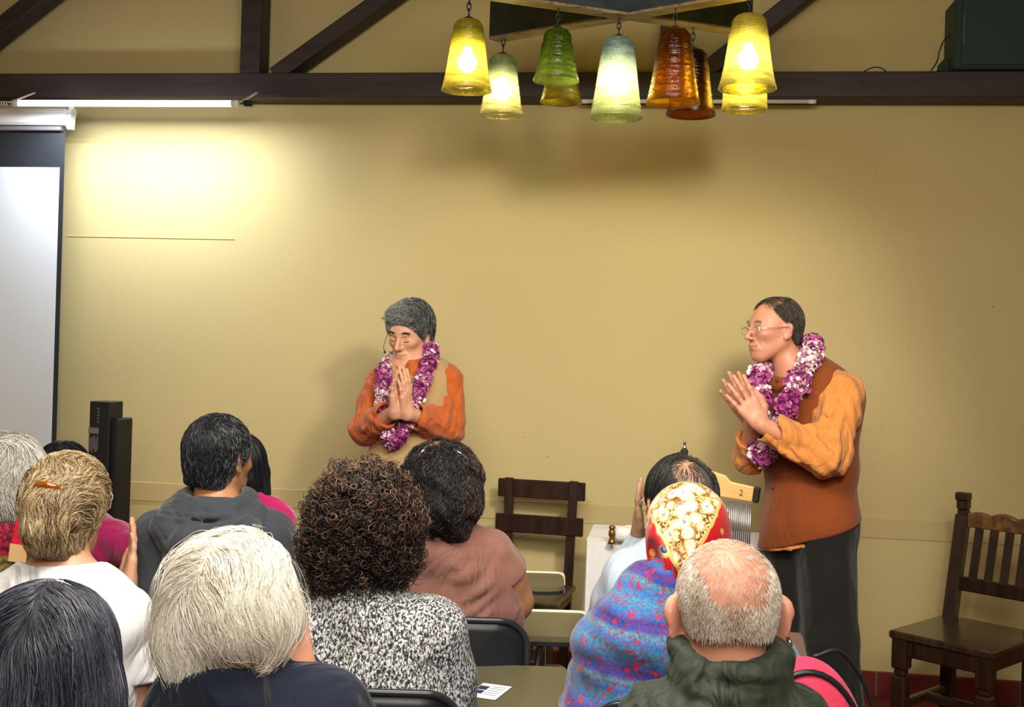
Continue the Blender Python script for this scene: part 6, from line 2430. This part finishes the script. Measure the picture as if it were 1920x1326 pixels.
X0, Y0 = wx_ / 2 - .03, dp / 2 - .03
legprof(-X0, -Y0)
legprof(X0, -Y0)
for x in (-1, 1):
    MB().bar((x * X0, Y0, 0), (x * X0, Y0, .45), .05, .045, (0, 1, 0)).bar((x * X0, Y0, .45), (x * (X0 + .005), Y0 + .10, .86), .052, .040, (0, 1, 0)).build('back_post', wl, cw)
    MB().box((x * (X0 + .005), Y0 + .103, .868), (.020, .020, .015), b=.006).box((x * (X0 + .005), Y0 + .100, .902), (.024, .022, .022), b=.008).box((x * (X0 + .005), Y0 + .096, .934), (.026, .024, .016), b=.005).build('finial', wl, cw)
MB().box((0, 0, .452), (wx_ / 2 + .008, dp / 2 + .005, .015), b=.010).build('seat', M['swood'], cw)
for a, b in (((-X0, -Y0 - .01), (X0, -Y0 - .01)), ((-X0, Y0), (X0, Y0)), ((-X0, -Y0), (-X0, Y0)), ((X0, -Y0), (X0, Y0))):
    MB().bar((*a, .408), (*b, .408), .028, .062, (0, 0, 1), .006).build('apron', wl, cw)
for a, b, z in (((-X0, -Y0), (-X0, Y0), .19), ((X0, -Y0), (X0, Y0), .19), ((-X0, 0), (X0, 0), .19)):
    MB().bar((*a, z), (*b, z), .026, .034, (0, 0, 1), .006).build('stretcher', wl, cw)
yb = lambda z: Y0 + .10 * (z - .45) / .41
n_ = 48
out = [(-X0 + .02, .815)] + [(x, .855 + .016 * abs(math.sin(math.pi * 3 * (x + X0) / (2 * X0))) ** .7 + .012 * (1 - (x / X0) ** 2)) for x in np.linspace(-X0 + .02, X0 - .02, n_)] + [(X0 - .02, .815)]
MB().prism(out[::-1], .030, (0, yb(.85) + .015, 0), (1, 0, 0), (0, 0, 1)).build('crest_rail', M['wornwood'], cw, bev=.005)
MB().bar((-X0, yb(.60), .60), (X0, yb(.60), .60), .056, .028, (0, 1, 0)).build('lower_back_rail', wl, cw)
for i in range(4):
    x = -X0 + .02 + (2 * X0 - .04) * (i + .8) / 4.6
    MB().bar((x, yb(.62), .62), (x, yb(.83), .83), .033, .014, (0, 1, 0)).build('back_spindle', wl, cw)

# ---------------------------------------------------------------- table with white cloth
t0 = at(1100, 1014, 4.30)
zt = .745
tA = floorpt(1101, 1016, zt)
tx, ty = .80, .42
tb = empty('cloth_covered_table', (0, 0, 0), 0.0, 'small table covered with a white cloth hanging down beside the grey hooded top', 'table')
cx_, cy_ = tA[0] + tx / 2, tA[1] + ty / 2
tb.location = (cx_, cy_, 0)
V, F = [], []
nside = [(-1, -1), (1, -1), (1, 1), (-1, 1)]
per = []
for i in range(4):
    a, b = np.array(nside[i]) * [tx / 2, ty / 2], np.array(nside[(i + 1) % 4]) * [tx / 2, ty / 2]
    for u in np.linspace(0, 1, 25)[:-1]: per.append((a + (b - a) * u, (b - a) / np.linalg.norm(b - a), u))
K = 14
for k in range(K):
    v = k / (K - 1)
    for j, (p, d, u) in enumerate(per):
        nrm = np.array([d[1], -d[0]])
        cor = (abs(u - .5) * 2) ** 4
        wv = .014 * math.sin(j * .85 + 1.2 * v) * v + .022 * v * cor + .03 * v * v
        q = p + nrm * (.004 + wv)
        V.append((q[0], q[1], zt + .004 - .012 * (v > 0) * 0 - v * (zt - .10)))
for k in range(K - 1):
    for j in range(len(per)):
        j2 = (j + 1) % len(per)
        F.append([k * len(per) + j, k * len(per) + j2, (k + 1) * len(per) + j2, (k + 1) * len(per) + j][::-1])
F.append(list(range(len(per))))
cl = mk('tablecloth', V, F, M['linen'], tb, True)
sm = cl.modifiers.new('s', 'SOLIDIFY')
sm.thickness = .003
es = cl.modifiers.new('e', 'EDGE_SPLIT')
es.split_angle = math.radians(60)
MB().box((0, 0, zt - .015), (tx / 2 - .003, ty / 2 - .003, .014)).build('tabletop', M['pine'], tb)
for x in (-1, 1):
    for y in (-1, 1):
        MB().bar((x * (tx / 2 - .04), y * (ty / 2 - .04), 0), (x * (tx / 2 - .04), y * (ty / 2 - .04), zt - .02), .04, .04, (0, 1, 0)).build('leg', M['steel'], tb)

# things on the table
c = floorpt(1178, 1010, zt + .03)
S = Solid().box((0, 0, .032), (.062, .05, .028), .026, .01)
S.disp.append(wrinkle(.002, 60, 50, 40))
V, Q = skin(S, (-.09, -.08, -.01), (.09, .08, .09), .004)
cu = mk('white_cushion', V, Q, M['linen'], None, True, loc=(c[0], c[1] + .06, zt + .005), rz=.1)
tag(cu, 'small white cushion on the cloth beside the brass bell', 'cushion')
c = floorpt(1147, 1020, zt + .005)
bell_ = MB().lathe([(0, 0), (.016, 0), (.013, .010), (.008, .022), (.014, .034), (.012, .048), (.009, .054), (.013, .060), (.010, .068), (0, .070)], n=18).build('brass_bell', M['brass'], None, True, loc=(c[0], c[1], zt + .0055))
tag(bell_, 'small brass hand bell standing at the corner of the white cloth', 'bell')

# ---------------------------------------------------------------- bar chimes on their stand
tC = 4.02
a, b = P(1325, 912, tC), P(1417, 928, tC - .05)
ca_ = (a + b) / 2
bc = empty('bar_chimes', ca_, 0, 'bar chimes with a blond wood bar and many hanging metal rods behind the headscarf', 'wind chimes')
o = -ca_
d = b - a
d = d / np.linalg.norm(d)
sd = np.cross(upv, d)
sd /= np.linalg.norm(sd)
hh = .026
Ln = np.linalg.norm(b - a)
out = [(-.08, -hh), (Ln - .008, -hh), (Ln - .008, hh), (.08, hh + .004), (.06, hh + .022), (.01, hh + .030), (-.08, hh + .034)]
up_ = np.cross(d, sd)
up_ = up_ if up_[2] > 0 else -up_
MB().prism(out, .024, a + sd * .012 * (1 if np.cross(d, up_) @ sd < 0 else -1), d, up_).build('wooden_bar', M['pine'], bc, loc=o, bev=.004)
MB().bar(b - d * .008, b + d * .014, .030, hh * 2, up_, .006).build('end_cap', M['black'], bc, loc=o)
MB().box(a + d * .005 + up_ * (hh * .3) - fwd * .02, (.018, .012, .016)).build('clamp', M['black'], bc, loc=o)
nr = 34
for i in range(nr):
    u = -.075 + (Ln + .062) * i / (nr - 1)
    p = a + d * u - up_ * (hh + .010) - fwd * .004
    ln = .175 + .0 * i - .05 * (1 - i / nr)
    ro = MB().tube([p, p - [0, 0, ln]], .0026, 8).build('chime_rod', M['rod'], bc, True, loc=o)
    MB().tube([p + [0, 0, .016], p], .0007, 4).build('cord', M['paper'], ro, True)
# writing on the bar
tx_ = bpy.data.curves.new('bar_mark', 'FONT')
tx_.body = '2'
tx_.size = .030
tx_.extrude = .0003
tmp_ = bpy.data.objects.new('tmp', tx_)
C.objects.link(tmp_)
bpy.context.view_layer.update()
me_ = bpy.data.meshes.new_from_object(tmp_.evaluated_get(bpy.context.evaluated_depsgraph_get()))
bpy.data.objects.remove(tmp_)
to = bpy.data.objects.new('painted_mark', me_)
C.objects.link(to)
me_.materials.clear()
me_.materials.append(plain('brown_mark', srgb(110, 66, 30)))
to.parent = bc
tp = a + d * (Ln - .055) - up_ * .010 + o - fwd * 0
zz_ = -sd if (-sd) @ fwd < 0 else sd
Rm_ = Matrix((tuple(d), tuple(up_), tuple(zz_))).transposed().to_4x4()
to.matrix_local = Matrix.Translation(tuple(tp + zz_ * .0135)) @ Rm_

# percussion stand whose clamp shows over the bald head
sp_ = P(1283, 850, tC + .03)
st = empty('percussion_stand', (sp_[0], sp_[1], 0), 0, 'black stand with a chrome wing bolt rising behind the balding head', 'stand')
MB().tube([(0, 0, .10), (0, 0, sp_[2] - .02)], .010, 10).build('pole', M['steel'], st, True)
MB().box((0, 0, sp_[2] - .005), (.013, .012, .020), b=.005).box((-.016, -.004, sp_[2] - .002), (.009, .008, .006)).box((-.016, -.004, sp_[2] - .020), (.009, .008, .006)).build('clamp', M['black'], st)
MB().lathe([(0, 0), (.007, 0), (.007, .006), (.0045, .010), (.0045, .020), (.006, .022), (.004, .028), (0, .029)], (0, 0, sp_[2] + .014), 14).build('wing_bolt', M['chrome'], st, True)
MB().tube([(0, 0, sp_[2] - .03), (.07, -.01, a[2] + .01)], .006, 8).build('cross_arm', M['steel'], st, True)
for k in range(3):
    an = 2.1 * k + .4
    MB().tube([(0, 0, .22), (.24 * math.cos(an), .24 * math.sin(an), .012)], .009, 8).build('leg', M['steel'], st, True)

# ---------------------------------------------------------------- tower loudspeaker at the left
tq = P(200, 752, 4.62)
tw = empty('tower_speaker', (tq[0], tq[1], 0), YAW - .28, 'tall black tower speaker with a grey label near the top, left of the wall', 'speaker')
hz = tq[2]
MB().box((0, 0, hz / 2), (.046, .045, hz / 2), b=.004).build('cabinet', M['black'], tw)
MB().box((.056, .02, (hz - .065) / 2), (.020, .050, (hz - .065) / 2), b=.006).build('side_housing', M['black'], tw)
MB().box((-.022, -.047, hz - .115), (.0225, .003, .012), b=.001).build('grey_label', M['label'], tw)
lb = MB()
for i in range(7): lb.box((-.042 + .0065 * i, -.0465, hz - .16 - .006 * (i % 3)), (.0014, .0015, .030 - .004 * (i % 2)), b=.0004)
lb.build('label_lines', M['label'], tw)
dt = MB()
for i in range(5): dt.box((-.003, -.0465, hz - .028 - .013 * i), (.004, .0015, .0035), b=.001)
dt.build('indicator_marks', plain('grey_green_marks', (0.12, 0.17, 0.15)), tw)
MB().box((0, 0, .01), (.11, .11, .010)).build('base_plate', M['black'], tw)

# ---------------------------------------------------------------- bags
pb_ = P(1506, 1350, 2.20)
bg = empty('pink_bag', (pb_[0], pb_[1], .46), YAW, 'pink rounded bag with black piping on the chair beside the green jacket', 'bag')
S = Solid().ell((0, 0, .22), (.13, .085, .245), .02).box((0, 0, .05), (.11, .075, .05), .03, .05)
V, Q = skin(S, (-.17, -.14, -.02), (.17, .14, .52), .006)
MB().add(V, Q.tolist()).build('bag_body', M['pink'], bg, True)
for y, r in ((-.035, 1.0), (.03, 1.0)):
    s_ = math.sqrt(max(0.05, 1 - (y / .085) ** 2))
    pts = [(.132 * s_ * math.cos(t), y, .22 + .247 * s_ * math.sin(t)) for t in np.linspace(-.3, math.pi + .3, 30)]
    MB().tube(pts, .0065, 8).build('piping', M['black'], bg, True)
MB().tube(spline([(.02, .02, .46), (.08, .03, .465), (.14, .03, .36), (.14, .0, .18)], 20), .0042, 8).build('strap', M['black'], bg, True)

tq = P(1036, 1270, 3.42)
tbag = empty('tote_bag', (tq[0], tq[1], .0), YAW, 'black tote bag with a cream strap hanging beneath the olive tablet', 'bag')
S = Solid().box((0, 0, .27), (.045, .10, .27), .03, .02)
S.disp.append(wrinkle(.004, 30, 30, 20))
V, Q = skin(S, (-.09, -.14, -.02), (.09, .14, .6), .008)
MB().add(V, Q.tolist()).build('bag_body', M['black'], tbag, True)
MB().tube(spline([(.045, -.06, .50), (.062, -.075, .40), (.060, -.085, .26), (.075, -.08, .22), (.085, -.05, .28), (.07, -.03, .50)], 26), .0065, 6).build('strap', M['cream'], tbag, True)
